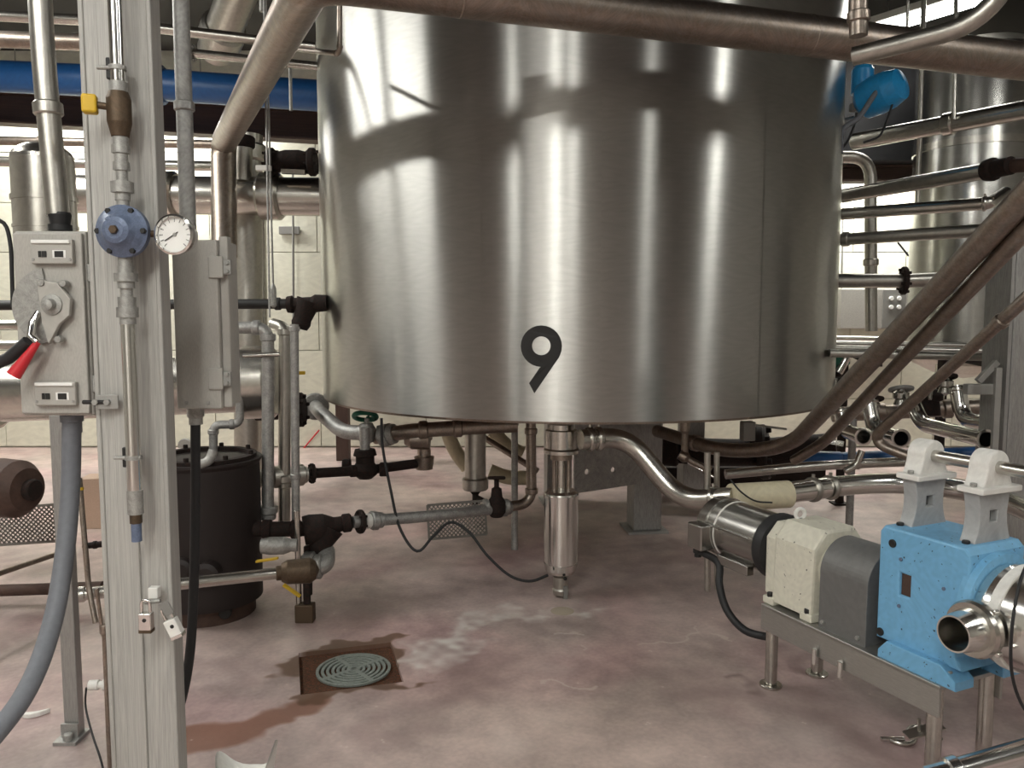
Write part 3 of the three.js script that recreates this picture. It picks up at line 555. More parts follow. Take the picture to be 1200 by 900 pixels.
// ------------------------------------------------------------------ left background: at eye level
{
  const D = 3.3, px = D / FOCAL, t = thing('filter_housing', 'domed stainless steel housing standing behind the safety switch', 'vessel', at(62, 430, D));
  const c = at(62, 430, D), h = 258 * px, r = 33 * px, prof = [[0, 0], [0, r]];
  for (let k = 0; k <= 8; k++) { const a = k / 8 * Math.PI / 2; prof.push([h - r * 0.6 + Math.sin(a) * r * 0.6, Math.cos(a) * r]); }
  part(t, 'shell', turned(c, UP, prof, 32), M.steel);
  part(t, 'band', turned(c.clone().setY(at(62, 236, D).y), UP, [[0, r], [0, r + 0.006], [0.02, r + 0.006], [0.02, r]], 32), M.steel);
  part(t, 'band', turned(c.clone().setY(at(62, 268, D).y), UP, [[0, r], [0, r + 0.004], [0.012, r + 0.004], [0.012, r]], 32), M.steel);
}
pipe('header_pipe', 'fat stainless header pipe behind the safety switch and junction box', 'pipe', [at(-80, 464, 4.3), at(309, 448, 4.3)], 0.158, M.steel, { clamps: [[0, 0.15, 'collar'], [0, 0.985, 'collar']], seg: 32 });
pipe('black_pipe', 'black iron pipe level with the strainer beside the tank', 'pipe', [at(-60, 358, 4.9), at(150, 357, 4.9), at(345, 356, 4.9)], 0.031, M.black, { bend: 0.05, clamps: [[1, 0.9, 'collar']] });
{
  const t = thing('pipe_strainer', 'black iron strainer with a slanted leg touching the tank side', 'strainer', at(352, 384, 4.9));
  const a = at(337, 357, 4.9), b = at(384, 355, 4.9), d = b.clone().sub(a), L = d.length();
  part(t, 'strainer_body', turned(a, d, [[0, 0], [0, 0.05], [0.03, 0.055], [0.04, 0.04], [L * 0.6, 0.042], [L * 0.7, 0.055], [L, 0.05], [L, 0]], 18), M.rust);
  part(t, 'strainer_leg', turned(at(362, 352, 4.9), at(351, 384, 4.9).sub(at(362, 352, 4.9)), [[0, 0.075], [0.12, 0.055], [0.15, 0.06], [0.18, 0.05], [0.185, 0]], 16), M.rust);
}
pipe('steel_pipe', 'slim stainless pipe behind the red lever on the left', 'pipe', [at(-60, 381, 3.9), at(110, 381, 3.9)], 0.026, M.steel, { clamps: [[0, 0.5, 'collar']] });
pipe('steel_pipe', 'dull stainless pipe below the slim one behind the lever', 'pipe', [at(-60, 404, 3.9), at(110, 404, 3.9)], 0.022, M.satin, { clamps: [[0, 0.5, 'collar']] });
single('cable', 'short black cable curving beside the safety switch top', 'cable', sweep(smooth([at(-12, 255, 2.4), at(5, 262, 2.4), at(12, 285, 2.4), at(14, 320, 2.4), at(15, 360, 2.4)], 20), 0.006, { seg: 8 }), M.rubber);
single('thin_pipe', 'thin pale pipe with yellow paint between switch box and column', 'pipe', rod(at(106, 250, 1.96), at(109, 480, 1.96), 0.006, 10), M.chrome);
single('pipe_marker', 'yellow sleeve on the thin pipe beside the safety switch', 'sleeve', rod(at(106.7, 303, 1.96), at(107.1, 330, 1.96), 0.008, 12), M.yellow);
pipe('drain_line', 'steel line turning down from the header beside the junction box', 'pipe', [at(270, 384, 4.05), at(314, 384, 4.05), at(314, 604, 4.05)], 0.031, M.galv, { bend: 0.07, clamps: [[0, 0.7, 'collar'], [1, 0.05, 'collar'], [1, 0.97, 'union']] });
pipe('drain_line', 'steel pipe with coupling falling to the rusty tee', 'pipe', [at(320, 380, 4.25), at(334, 384, 4.2), at(333, 612, 4.2)], 0.032, M.satin, { bend: 0.05, clamps: [[1, 0.02, 'collar'], [1, 0.77, 'union']] });
pipe('drain_line', 'slim steel pipe running down past the rusty tee', 'pipe', [at(345, 380, 4.0), at(347, 640, 4.0)], 0.021, M.galv, { clamps: [[0, 0.02, 'collar'], [0, 0.68, 'collar']] });
pipe('side_tap', 'short level pipe with yellow tag near the vertical pipes', 'pipe', [at(285, 417, 4.0), at(328, 415, 4.0)], 0.012, M.steel, { clamps: [[0, 0.5, 'collar']] });
single('yellow_tag', 'small orange yellow handle on the slim vertical pipes', 'handle', box(at(352, 437, 4.1), 0.05, 0.018, 0.02, 0.2, 0.004), M.yellow);
pipe('hose_elbow', 'small galvanised elbow under the junction box', 'pipe', [at(281, 462, 4.13), at(281, 497, 4.13), at(250, 498, 4.1), at(250, 538, 4.1)], 0.022, M.galv, { bend: 0.04, clamps: [[1, 0.3, 'collar'], [2, 0.2, 'collar']] });
pipe('dark_pipe', 'dark iron pipe with round flange behind the vertical pipes', 'pipe', [at(300, 483, 5.0), at(356, 480, 5.0)], 0.055, M.rust, { clamps: [[0, 0.93, 'flange']] });
{
  const t = pipe('elbow_pipe', 'stainless pipe with wide flange bending toward the green valve', 'pipe', [at(366, 472, 5.5), at(374, 482, 5.15), at(402, 507, 4.9), at(436, 507, 4.8)], 0.046, M.galv, { bend: 0.1, clamps: [[0, 0.45, 'flange', M.castzinc], [2, 0.75, 'collar']] });
}
single('electric_wire', 'thin red wire slanting before the cream wall', 'wire', rod(at(374, 504, 8.96), at(352, 530, 8.96), 0.008, 8), M.red);
single('wall_post', 'brown steel post against the cream wall behind the tank', 'post', box(V(at(402, 500, 8.2).x, 0.8, -8.2), 0.13, 1.6, 0.12, 0, 0.006), M.beam);
single('pipe_end', 'round grey conduit fitting on the wall beside the junction box', 'fitting', disc(at(217, 522, 8.96), V(0, 0, 1), 0.08, 0.04), M.greydark);

// ------------------------------------------------------------------ maroon drum and the piping beside it
{
  const c = ground(246, 716), r = 0.262, t = thing('condensate_drum', 'dark maroon steel drum with rusty bolts on its lid', 'drum', c);
  const top = at(246, 536, -c.z).y;
  part(t, 'drum_body', turned(c, UP, [[0.08, 0], [0.08, r], [top - 0.03, r], [top - 0.012, r + 0.012], [top, r + 0.012], [top, 0]], 40), M.maroon);
  part(t, 'drum_skirt', turned(c, UP, [[0, 0], [0, r * 0.86], [0.09, r * 0.86], [0.09, 0]], 32), M.beam);
  part(t, 'lid_rim', turned(c, UP, [[top, r * 0.8], [top + 0.018, r * 0.8], [top + 0.018, r * 0.95], [top, r * 0.95]], 36), M.rust);
  for (let k = 0; k < 8; k++) { const a = k / 8 * 6.283; part(t, 'bolt', hexnut(c.clone().add(V(Math.cos(a) * r * 0.88, top + 0.025, Math.sin(a) * r * 0.88)), UP, 0.012, 0.025), M.rust); }
  part(t, 'bung_port', disc(V(c.x + r * 0.55, 0.06, c.z + r * 0.68), V(0.3, 0, 1), 0.03, 0.03), M.black);
  for (const [dx, dy] of [[-0.02, 0.3], [0.1, 0.28]]) part(t, 'port_boss', turned(V(c.x + dx, dy, c.z + r - 0.03), V(0, 0, 1), [[0, 0.06], [0.06, 0.06], [0.07, 0.04], [0.07, 0]], 18), M.maroon);
  pipe('drum_elbow', 'small zinc elbow on the lid of the maroon drum', 'fitting', [at(232, 545, 3.68), at(245, 541, 3.7), at(250, 528, 3.72)], 0.022, M.castzinc, { bend: 0.04 });
}
pipe('drum_outlet', 'short fat steel pipe joining the drum to the rusty flange', 'pipe', [at(298, 561, 4.12), at(358, 556, 4.3)], 0.048, M.satin, { clamps: [[0, 0.4, 'collar'], [0, 0.85, 'collar']] });
{
  const t = pipe('rusty_pipe', 'dark rusty pipe with flange and bulky steam trap under the tank', 'pipe', [at(362, 555, 4.32), at(430, 551, 4.5), at(505, 541, 4.8)], 0.028, M.rust, { bend: 0.02, clamps: [[0, 0.05, 'flange'], [0, 0.75, 'collar'], [1, 0.92, 'collar']] });
  const c = at(428, 548, 4.5), px = 4.5 / FOCAL;
  part(t, 'trap_body', turned(c.clone().add(V(0, 22 * px, 0)), V(0, -1, 0), [[0, 0], [0, 12 * px], [7 * px, 14 * px], [8 * px, 11 * px], [16 * px, 11 * px], [24 * px, 16 * px], [30 * px, 14 * px], [35 * px, 8 * px], [36 * px, 0]], 20), M.rust);
  part(t, 'trap_neck', turned(c.clone().add(V(0, 48 * px, 0)), V(0, -1, 0), [[0, 0], [0, 6 * px], [26 * px, 6 * px], [26 * px, 0]], 14), M.galv);
  for (const s of [-1, 1]) part(t, 'hex_end', hexnut(c.clone().add(V(s * 22 * px, -2 * px * s, 0)), V(1, 0, -0.1), 9 * px, 10 * px), M.rust);
  const e = at(497, 535, 4.75), p5 = 4.75 / FOCAL;
  part(t, 'tee', turned(e.clone().add(V(0, 25 * p5, 0)), V(0, -1, 0), [[0, 0], [0, 10 * p5], [5 * p5, 10 * p5], [6 * p5, 8 * p5], [24 * p5, 8 * p5], [25 * p5, 12 * p5], [40 * p5, 10 * p5], [40 * p5, 0]], 16), M.dirty);
}
{
  const c = at(430, 490, 4.7), px = 4.7 / FOCAL, t = thing('green_valve', 'small valve with green handwheel under the tank edge', 'valve', c.clone().add(V(0, -22 * px, 0)));
  part(t, 'handwheel', new THREE.TorusGeometry(13 * px, 3 * px, 8, 24).applyMatrix4(new THREE.Matrix4().makeRotationX(1.1).setPosition(c.clone().add(V(-2 * px, 2 * px, 0)))), M.green, 'dark green handwheel');
  for (let k = 0; k < 3; k++) { const a = k * 2.09, e = V(Math.cos(a) * 13 * px, 0, 0).applyAxisAngle(V(0, 1, 0), a).add(c); part(t, 'spoke', bar(c.clone(), e.add(V(-2 * px, 2 * px, 0)), 0.01, 0.01), M.green); }
  part(t, 'stem', rod(c.clone(), c.clone().add(V(0, -16 * px, 0)), 3 * px, 10), M.castzinc);
  part(t, 'bonnet', turned(c.clone().add(V(0, -6 * px, 0)), V(0, -1, 0), [[0, 0], [0, 7 * px], [5 * px, 9 * px], [12 * px, 9 * px], [22 * px, 8 * px], [26 * px, 0]], 16), M.castzinc);
}
pipe('under_tank_pipe', 'dark steel pipe running under the tank edge past the green valve', 'pipe', [at(440, 512, 4.75), at(480, 505, 4.65), at(560, 500, 4.7), at(606, 498, 4.72)], 0.045, M.dirty, { bend: 0.1, clamps: [[0, 0.3, 'union', M.castzinc], [1, 0.2, 'collar'], [1, 0.7, 'collar']] });
single('pipe_reducer', 'dark tapered pipe reducer hanging under the tank edge', 'fitting', [turned(at(474, 515, 4.7), at(506, 514, 4.7).sub(at(474, 515, 4.7)), [[0, 0], [0, 0.03], [0.04, 0.06], [0.15, 0.065], [0.16, 0]], 18)], M.dirty);
pipe('tank_stub', 'short thick steel stub pointing down under the tank', 'pipe', [at(557, 492, 4.9), at(557, 572, 4.9)], 0.066, M.satin, { clamps: [[0, 0.1, 'collar'], [0, 0.93, 'collar']], seg: 24 });
single('drain_cock', 'small dark drain cock at the foot of the tank stub', 'valve', [turned(at(557, 572, 4.9), V(0, -1, 0), [[0, 0.05], [0.04, 0.02], [0.11, 0.02], [0.11, 0]], 14), bar(at(555, 580, 4.9), at(570, 588, 4.88), 0.02, 0.02)], M.rust);
pipe('support_rod', 'thin steel strut standing on the floor under the tank', 'rod', [at(603, 492, 5.1), ground(603, 644)], 0.022, M.galv, { clamps: [[0, 0.03, 'collar']] });
pipe('return_pipe', 'steel pipe dropping from the tank and bending left', 'pipe', [at(622, 490, 4.85), at(623, 590, 4.85), at(586, 595, 4.75)], 0.032, M.dirty, { bend: 0.1, clamps: [[0, 0.15, 'collar'], [0, 0.85, 'collar']] });
for (const [p, q, lab] of [[[522, 500], [548, 548], 'pale cream hose slanting behind the tank stub'], [[578, 505], [612, 532], 'pale cream hose seen between the thin struts'], [[574, 552], [618, 560], 'lower pale cream hose behind the thin strut']])
  single('cream_hose', lab, 'hose', sweep(smooth([at(p[0], p[1], 6.0), at((p[0] + q[0]) / 2 - 2, (p[1] + q[1]) / 2 + 3, 6.0), at(q[0], q[1], 6.0)], 12), 0.055, { seg: 14 }), M.creamhose);
pipe('slant_pipe', 'thin dark pipe slanting between the struts under the tank', 'pipe', [at(566, 512, 5.6), at(630, 552, 5.4)], 0.022, M.dirty);
// lower steel line: rusty tee, flange, steel pipe, valve
{
  const t = pipe('rusty_tee_line', 'dark rusty tee and strainer with slanted leg beside the drum', 'pipe', [at(296, 620, 3.9), at(352, 620, 3.92), at(412, 612, 4.0)], 0.038, M.rust, { bend: 0.02, clamps: [[0, 0.3, 'collar'], [0, 0.9, 'collar'], [1, 0.9, 'collar']] });
  const px = 3.95 / FOCAL;
  part(t, 'strainer_body', turned(at(356, 622, 3.92), at(400, 614, 3.98).sub(at(356, 622, 3.92)), [[0, 0], [0, 17 * px], [8 * px, 18 * px], [24 * px, 16 * px], [36 * px, 10 * px], [44 * px, 9 * px], [44 * px, 0]], 18), M.rust);
  part(t, 'strainer_leg', turned(at(388, 618, 3.96), at(366, 652, 3.92).sub(at(388, 618, 3.96)), [[0, 0], [0, 16 * px], [20 * px, 13 * px], [28 * px, 12 * px], [34 * px, 9 * px], [38 * px, 7 * px], [38 * px, 0]], 16), M.rust);
  part(t, 'dark_stem', rod(at(361, 640, 3.92), at(361, 697, 3.92), 0.022, 14), M.rust);
}
{
  const t = pipe('steel_line', 'straight galvanised pipe with black flange running under the tank', 'pipe', [at(413, 612, 4.0), at(500, 605, 4.25), at(592, 595, 4.6)], 0.031, M.galv, { bend: 0.02, clamps: [[0, 0.1, 'flange', M.rust], [0, 0.19, 'collar', M.white], [0, 0.28, 'union'], [1, 0.97, 'union']] });
}
{
  const c = at(582, 590, 4.55), px = 4.55 / FOCAL, t = thing('globe_valve', 'dark globe valve with small handwheel on the galvanised pipe', 'valve', c.clone().add(V(0, -16 * px, 0)));
  part(t, 'valve_body', turned(c.clone().add(V(0, -16 * px, 0)), UP, [[0, 0], [0, 7 * px], [6 * px, 11 * px], [18 * px, 11 * px], [24 * px, 7 * px], [34 * px, 6 * px], [36 * px, 3 * px], [46 * px, 3 * px], [46 * px, 0]], 18), M.rust);
  part(t, 'handwheel', new THREE.TorusGeometry(9 * px, 2 * px, 8, 22).applyMatrix4(new THREE.Matrix4().makeRotationX(1.35).setPosition(c.clone().add(V(0, 31 * px, 0)))), M.rust);
  part(t, 'spoke', [bar(c.clone().add(V(-9 * px, 31 * px, 0)), c.clone().add(V(9 * px, 31 * px, 0)), 0.01, 0.008)], M.rust);
  for (const s of [-1, 1]) part(t, 'hex_end', hexnut(c.clone().add(V(s * 12 * px, -3 * px - s * px, -s * 0.02)), V(1, 0.1, -0.35), 9 * px, 6 * px), M.castzinc);
}
// expanded metal sheets
function lattice(o, x, y, w, h, n, r) {
  const m = frame(o, x, y), list = [], k = Math.round(n * h / w);
  const P = (u, v) => V(u, v, 0).applyMatrix4(m);
  for (let i = -k; i < n + k; i++) for (const s of [1, -1]) {
    let u0 = i / n * w, u1 = (i + s * k) / n * w, v0 = 0, v1 = h;
    const c = (u) => (u - u0) / (u1 - u0) * h; let a = 0, b = 1;
    for (const lim of [0, w]) { const tt = (lim - u0) / (u1 - u0); if ((lim === 0) === (s > 0)) a = Math.max(a, tt); else b = Math.min(b, tt); }
    if (b - a < 0.02) continue;
    list.push(bar(P(u0 + (u1 - u0) * a, h * a), P(u0 + (u1 - u0) * b, h * b), r, r));
  }
  list.push(bar(P(0, 0), P(w, 0), r * 2, r * 2), bar(P(0, h), P(w, h), r * 2, r * 2), bar(P(0, 0), P(0, h), r * 2, r * 2), bar(P(w, 0), P(w, h), r * 2, r * 2));
  return join(list);
}
single('mesh_guard', 'grey expanded metal guard hanging behind the galvanised pipe', 'guard', lattice(at(503, 632, 4.7), at(572, 626, 4.75).sub(at(503, 632, 4.7)), UP, 0.35, 0.21, 14, 0.006), M.mesh);
single('mesh_guard', 'brown expanded metal guard on the floor at the left', 'guard', lattice(at(-20, 640, 4.6), at(66, 634, 4.6).sub(at(-20, 640, 4.6)), UP, 0.46, 0.22, 16, 0.007), M.mesh);
// lower left
{
  const c = at(8, 572, 3.7), t = thing('round_motor', 'dark brown round motor end behind the grey conduit', 'motor', c.clone().add(V(0, -0.15, 0)));
  part(t, 'casing', turned(c.clone().add(V(-0.32, 0, -0.08)), V(1, 0, 0.25), [[0, 0], [0, 0.13], [0.3, 0.14], [0.40, 0.135], [0.45, 0.1], [0.47, 0]], 32), M.beam);
  part(t, 'shaft_cap', disc(c.clone().add(V(0.14, 0, 0.035)), V(1, 0, 0.25), 0.05, 0.04), M.rust);
}
{
  const f = ground(88, 862), t = thing('strut_post', 'slim galvanised strut standing on a bolted floor foot', 'post', f);
  part(t, 'strut', box(V(f.x, 0.58, f.z), 0.052, 1.16, 0.04, 0, 0.004), M.galv);
  part(t, 'foot', box(V(f.x, 0.006, f.z + 0.02), 0.08, 0.012, 0.1), M.galv);
  part(t, 'foot_angle', box(V(f.x, 0.03, f.z + 0.03), 0.06, 0.06, 0.01), M.galv);
  part(t, 'foot_bolt', hexnut(V(f.x + 0.004, 0.022, f.z + 0.05), UP, 0.016, 0.025), M.castzinc);
}
pipe('floor_pipe', 'long slim pipe lying low at the far left', 'pipe', [at(-60, 692, 3.3), at(70, 648, 3.9)], 0.013, M.dirty);
pipe('floor_pipe', 'dull pipe on the floor behind the strut post', 'pipe', [at(-60, 694, 3.98), at(120, 688, 4.0)], 0.03, M.beam);
pipe('marked_pole', 'leaning thin pole with a yellow sleeve near the column', 'pole', [at(93, 560, 3.0), at(104, 690, 2.95), at(112, 730, 2.9)], 0.010, M.dirty, { bend: 0.05, clamps: [[0, 0.1, 'collar', M.yellow]] });
single('tan_box', 'tan cardboard box standing behind the column', 'box', box(ground(110, 620).add(V(0, 0.18, -0.1)), 0.2, 0.36, 0.2, 0.15, 0.005), M.tan);
pipe('side_outlet', 'small dark twin outlet pipe left of the column', 'pipe', [at(98, 640, 3.0), at(125, 637, 3.0)], 0.012, M.rust, { clamps: [[0, 0.5, 'collar']] });
pipe('low_steel_pipe', 'polished steel pipe running low behind the column to the valves', 'pipe', [level(92, 697, 0.425), level(332, 671, 0.425)], 0.0245, M.steel, { clamps: [[0, 0.012, 'collar'], [0, 0.98, 'collar', M.brass]] });
{
  const t = thing('ball_valve', 'brass ball valve with two yellow handles at the steel pipe end', 'valve', at(346, 690, 3.85));
  const a = level(330, 671, 0.425), px = 3.6 / FOCAL;
  part(t, 'valve_body', turned(a, V(1, 0, -0.25), [[0, 0], [0, 10 * px], [6 * px, 13 * px], [30 * px, 14 * px], [36 * px, 10 * px], [40 * px, 0]], 14), M.brass);
  part(t, 'lever', bar(at(300, 658, 3.5), at(326, 654, 3.5), 0.022, 0.01, 0.003), M.yellow, 'yellow lever');
  part(t, 'lever', bar(at(332, 685, 3.55), at(352, 699, 3.55), 0.022, 0.012, 0.003), M.yellow, 'yellow lever');
  part(t, 'valve_neck', turned(at(306, 640, 3.72), V(1, 0, -0.1), [[0, 0], [0, 9 * px], [10 * px, 11 * px], [28 * px, 11 * px], [36 * px, 8 * px], [44 * px, 8 * px], [44 * px, 0]], 16), M.castzinc);
}
pipe('zinc_elbow', 'round zinc pipe elbow beside the brass ball valve', 'fitting', [at(356, 664, 3.85), at(382, 664, 3.85), at(382, 645, 3.95)], 0.045, M.castzinc, { bend: 0.07, clamps: [[0, 0.2, 'union']] });
{
  const f = ground(358, 728), t = thing('drain_post', 'short steel post with yellow greenish foot below the valves', 'post', f);
  const y = at(352, 598, -f.z).y;
  part(t, 'post', rod(V(f.x - 0.03, 0.02, f.z), V(f.x - 0.03, y, f.z), 0.014, 14), M.steel);
  part(t, 'post', rod(V(f.x + 0.01, 0.02, f.z), V(f.x + 0.01, 0.3, f.z), 0.018, 14), M.rust);
  part(t, 'foot', box(V(f.x, 0.045, f.z), 0.09, 0.09, 0.06, 0, 0.006), M.brass);
}
{
  const f = ground(122, 845), c = at(117, 803, 2.6), t = thing('plastic_fitting', 'white plastic hose fitting beside the column foot', 'fitting', c.clone().add(V(0, -0.03, 0)));
  part(t, 'body', turned(c.clone().add(V(-0.036, 0, 0)), V(1, 0, -0.1), [[0, 0], [0, 0.017], [0.03, 0.017], [0.032, 0.012], [0.045, 0.012], [0.046, 0.019], [0.075, 0.019], [0.11, 0.014], [0.11, 0]], 18), M.white);
  single('electric_wire', 'thin dark wire trailing from the white fitting to the floor', 'wire', sweep(smooth([at(101, 806, 2.6), at(100, 825, 2.6), at(108, 860, 2.5), at(118, 890, 2.42), at(124, 915, 2.4)], 20), 0.0035, { seg: 8 }), M.rubber);
}
single('conduit_end', 'thin jointed pipe hanging beside the column lower down', 'pipe', [rod(at(113, 690, 2.5), at(121, 745, 2.5), 0.006, 8), rod(at(122, 735, 2.5), at(124, 790, 2.5).setY(0), 0.008, 8), hexnut(at(122, 737, 2.5), UP, 0.014, 0.03)], M.dirty);
// black cable from the tank to the actuator
single('cable', 'black cable looping over the galvanised pipe to the floor actuator', 'cable',
  sweep(smooth([at(447, 490, 4.2), at(448, 520, 4.2), at(457, 570, 4.15), at(470, 622, 4.1), at(490, 646, 4.0), at(508, 628, 4.05), at(528, 612, 4.12), at(548, 622, 4.1), at(572, 652, 4.05), at(600, 676, 4.02), at(622, 681, 4.02), at(642, 674, 4.05)], 90), 0.0075, { seg: 10 }), M.rubber);
// floor drain
{
  const t = thing('floor_drain', 'round grey drain grate in a rusty square floor recess', 'drain', V(DRAIN.x, -0.06, DRAIN.z));
  part(t, 'recess', box(V(DRAIN.x, -0.045, DRAIN.z), DRAIN_SIDE, 0.05, DRAIN_SIDE, DRAIN_TURN), M.rustpan, 'rusty crumbling recess');
  const c = V(DRAIN.x + 0.02, -0.012, DRAIN.z);
  for (let k = 0; k < 7; k++) { const r = 0.158 - k * 0.0215; part(t, 'grate_ring', turned(c, UP, [[-0.004, r - 0.0125], [0.004, r - 0.012], [0.004, r], [-0.004, r], [-0.004, r - 0.0125]], 48), M.grate); }
  for (const a of [0.75, -0.85]) { const d = V(Math.cos(a), 0, -Math.sin(a)); part(t, 'grate_bar', bar(c.clone().addScaledVector(d, -0.155), c.clone().addScaledVector(d, 0.155), 0.02, 0.009), M.grate); }
  for (const s of [1, -1]) { const q = new THREE.Shape(); q.moveTo(0, 0); q.absarc(0, 0, 0.157, s > 0 ? 0.95 : 0.95 + Math.PI, s > 0 ? 2.2 : 2.2 + Math.PI, false); q.closePath(); part(t, 'grate_web', extrude(q, 0.006, 0, new THREE.Matrix4().makeRotationX(-Math.PI / 2).setPosition(c.clone().add(V(0, -0.004, 0)))), M.grate); }
  part(t, 'sump', turned(c.clone().setY(-0.021), UP, [[0, 0.15], [0.001, 0]], 32), M.black);
}
// white bits on the floor
{
  const s = new THREE.Shape(); s.moveTo(-0.045, 0); s.quadraticCurveTo(0.0, -0.035, 0.045, 0.03); s.quadraticCurveTo(0.01, 0.0, -0.045, 0);
  single('plastic_scrap', 'small white curved plastic scrap on the floor', 'scrap', extrude(s, 0.012, 0.003, new THREE.Matrix4().makeRotationX(-Math.PI / 2).setPosition(ground(38, 840).add(V(0, 0.003, 0)))), M.white);
  const b = at(290, 905, 2.0), N = 28, P = [], I = [], U = [];   // flared cuff with two raised points
  for (let i = 0; i <= N; i++) for (let j = 0; j <= 8; j++) for (const o of [0]) {
    const a = i / N * Math.PI * 2, v = j / 8, peak = 0.11 * Math.pow(Math.max(0, Math.cos(a)), 3) + 0.075 * Math.pow(Math.max(0, -Math.cos(a)), 3);
    const r = 0.048 + 0.016 * v + 0.012 * v * v, y = -0.16 + v * (0.14 + peak);
    P.push(b.x + Math.cos(a) * r, b.y + y, b.z + Math.sin(a) * r * 0.9); U.push(a * 0.06, v * 0.2);
  }
  for (let i = 0; i < N; i++) for (let j = 0; j < 8; j++) { const q = i * 9 + j; I.push(q, q + 9, q + 1, q + 1, q + 9, q + 10); }
  const g = new THREE.BufferGeometry(); g.setAttribute('position', new THREE.Float32BufferAttribute(P, 3)); g.setAttribute('uv', new THREE.Float32BufferAttribute(U, 2)); g.setIndex(I); g.computeVertexNormals();
  const gi = g.clone(); { const p = gi.attributes.position, n = gi.attributes.normal; for (let i = 0; i < p.count; i++) p.setXYZ(i, p.getX(i) - n.getX(i) * 0.004, p.getY(i), p.getZ(i) - n.getZ(i) * 0.004); }
  const t = thing('plastic_sleeve', 'upright white plastic sleeve with two raised points', 'sleeve', V(b.x, 0, b.z));
  part(t, 'cuff', join([g, gi]), M.white);
  part(t, 'sleeve_tube', turned(V(b.x, 0, b.z), UP, [[0, 0], [0, 0.055], [0.08, 0.06], [b.y - 0.15, 0.05], [b.y - 0.15, 0.044], [0.1, 0.05]], 28), M.white);
}

// ------------------------------------------------------------------ outlet valve and outlet line
{
  const D = 4.15, px = D / FOCAL, X = at(657.5, 600, D).x, yy = (y) => at(657, y, D).y, c = (y) => V(X, yy(y), -D);
  const t = thing('outlet_valve', 'stainless outlet valve with a polished cylinder actuator below the tank', 'valve', c(702).setY(0.02));
  const tv = (y0, prof, m, name, seg = 32) => part(t, name, turned(c(y0), V(0, -1, 0), prof.map(([a, r]) => [a * px, r * px]), seg), m);
  tv(497, [[0, 0], [0, 15], [6, 15], [7, 19], [28, 19], [30, 21], [34, 21], [35, 12], [36, 0]], M.steel, 'valve_body');
  tv(531, [[0, 0], [0, 13], [7, 13], [7, 0]], M.dirty, 'body_clamp');
  tv(536, [[0, 0], [0, 5.5], [42, 5.5], [42, 0]], M.steel, 'stem');
  for (const s of [-1, 1]) part(t, 'yoke_post', rod(c(533).add(V(s * 8.5 * px, 0, 0.012)), c(578).add(V(s * 8.5 * px, 0, 0.012)), 2.6 * px, 10), M.dirty);
  tv(574, [[0, 0], [0, 17], [3, 20], [5, 20.5], [5, 21.2], [9, 21.2], [9, 20.4], [86, 20.4], [86, 19.6], [88, 19.6], [88, 20.2], [96, 19], [100, 17], [101, 0]], M.chrome, 'actuator_cylinder', 48);
  const stub = tv(675, [[0, 0], [0, 9], [14, 9], [16, 10], [22, 9], [22, 0]], M.satin, 'actuator_foot', 20);
  part(stub, 'sensor_clip', box(c(692).add(V(5 * px, 0, 8 * px)), 0.02, 0.07, 0.02, 0.3), M.greydark);
  part(t, 'air_port', disc(c(672).add(V(4 * px, 0, 19 * px)), V(0.2, 0, 1), 2.2 * px, 0.01, 10), M.black);
  single('sealant_patch', 'dried yellow sealant patch on the floor under the outlet valve', 'patch', turned(ground(659, 716), UP, [[0, 0.06], [0.002, 0.055], [0.003, 0]], 24), M.sealant);
}
const outlet = [level(680, 515, 0.87), level(735, 512, 0.87), at(798, 588, 3.95), level(862, 583, 0.634)];
pipe('outlet_pipe', 'stainless outlet pipe curving down from the tank valve', 'pipe', outlet, 0.052, M.steel, { bend: 0.17, clamps: [[0, 0.2, 'clamp'], [0, 0.38, 'clamp'], [1, 0.42, 'weld'], [1, 0.74, 'weld'], [2, 0.65, 'clamp']], seg: 26 });
pipe('coupling_hose', 'short cream hose coupling joined into the outlet line', 'hose', [level(857, 583, 0.634), level(924, 579, 0.634)], 0.066, M.creamhose, { clamps: [[0, 0.03, 'weld']], seg: 28 });
pipe('curved_pipe', 'polished stainless pipe curving behind the blue pump', 'pipe', [level(920, 578, 0.634), level(950, 574, 0.634), level(1000, 568, 0.634), level(1060, 567, 0.634), level(1120, 573, 0.634), level(1180, 588, 0.634), level(1260, 625, 0.634)], 0.052, M.chrome, { bend: 'smooth', clamps: [[1, 0.05, 'clamp', M.satin], [1, 0.45, 'clamp', M.satin]], seg: 26 });
pipe('pipe_stand', 'twin leg steel stand under the outlet line', 'stand', [at(829, 530, 3.9), at(829, 690, 3.9).setY(0.12)], 0.016, M.satin, { clamps: [[0, 0.3, 'collar']] });
pipe('pipe_stand', 'slim steel stand leg beside the twin leg under the outlet', 'stand', [at(840, 530, 3.98), at(840, 690, 3.98).setY(0.10)], 0.014, M.satin, { clamps: [[0, 0.3, 'collar']] });
// ------------------------------------------------------------------ slanted pipes at the right
pipe('slanted_pipe', 'wide brownish steel pipe rising steeply from under the tank to the right', 'pipe', [at(770, 505, 5.3), at(850, 530, 4.6), at(925, 524, 4.25), at(1200, 232, 2.35), at(1330, 94, 2.0)], 0.041, M.dirty, { bend: 0.22, clamps: [[0, 0.6, 'collar']], seg: 26 });
pipe('slanted_pipe', 'narrower brownish pipe running just below the wide slanted pipe', 'pipe', [at(930, 540, 4.3), at(965, 519, 4.15), at(1200, 271, 2.42), at(1330, 133, 2.05)], 0.028, M.dirty, { bend: 0.1, seg: 20 });
pipe('slanted_pipe', 'thin slanted pipe bending level behind the white capped brackets', 'pipe', [at(1300, 258, 2.7), at(1200, 352, 2.9), at(1018, 517, 3.7), at(1100, 548, 3.4)], 0.024, M.dirty, { bend: 0.12, clamps: [[1, 0.12, 'collar']], seg: 18 });
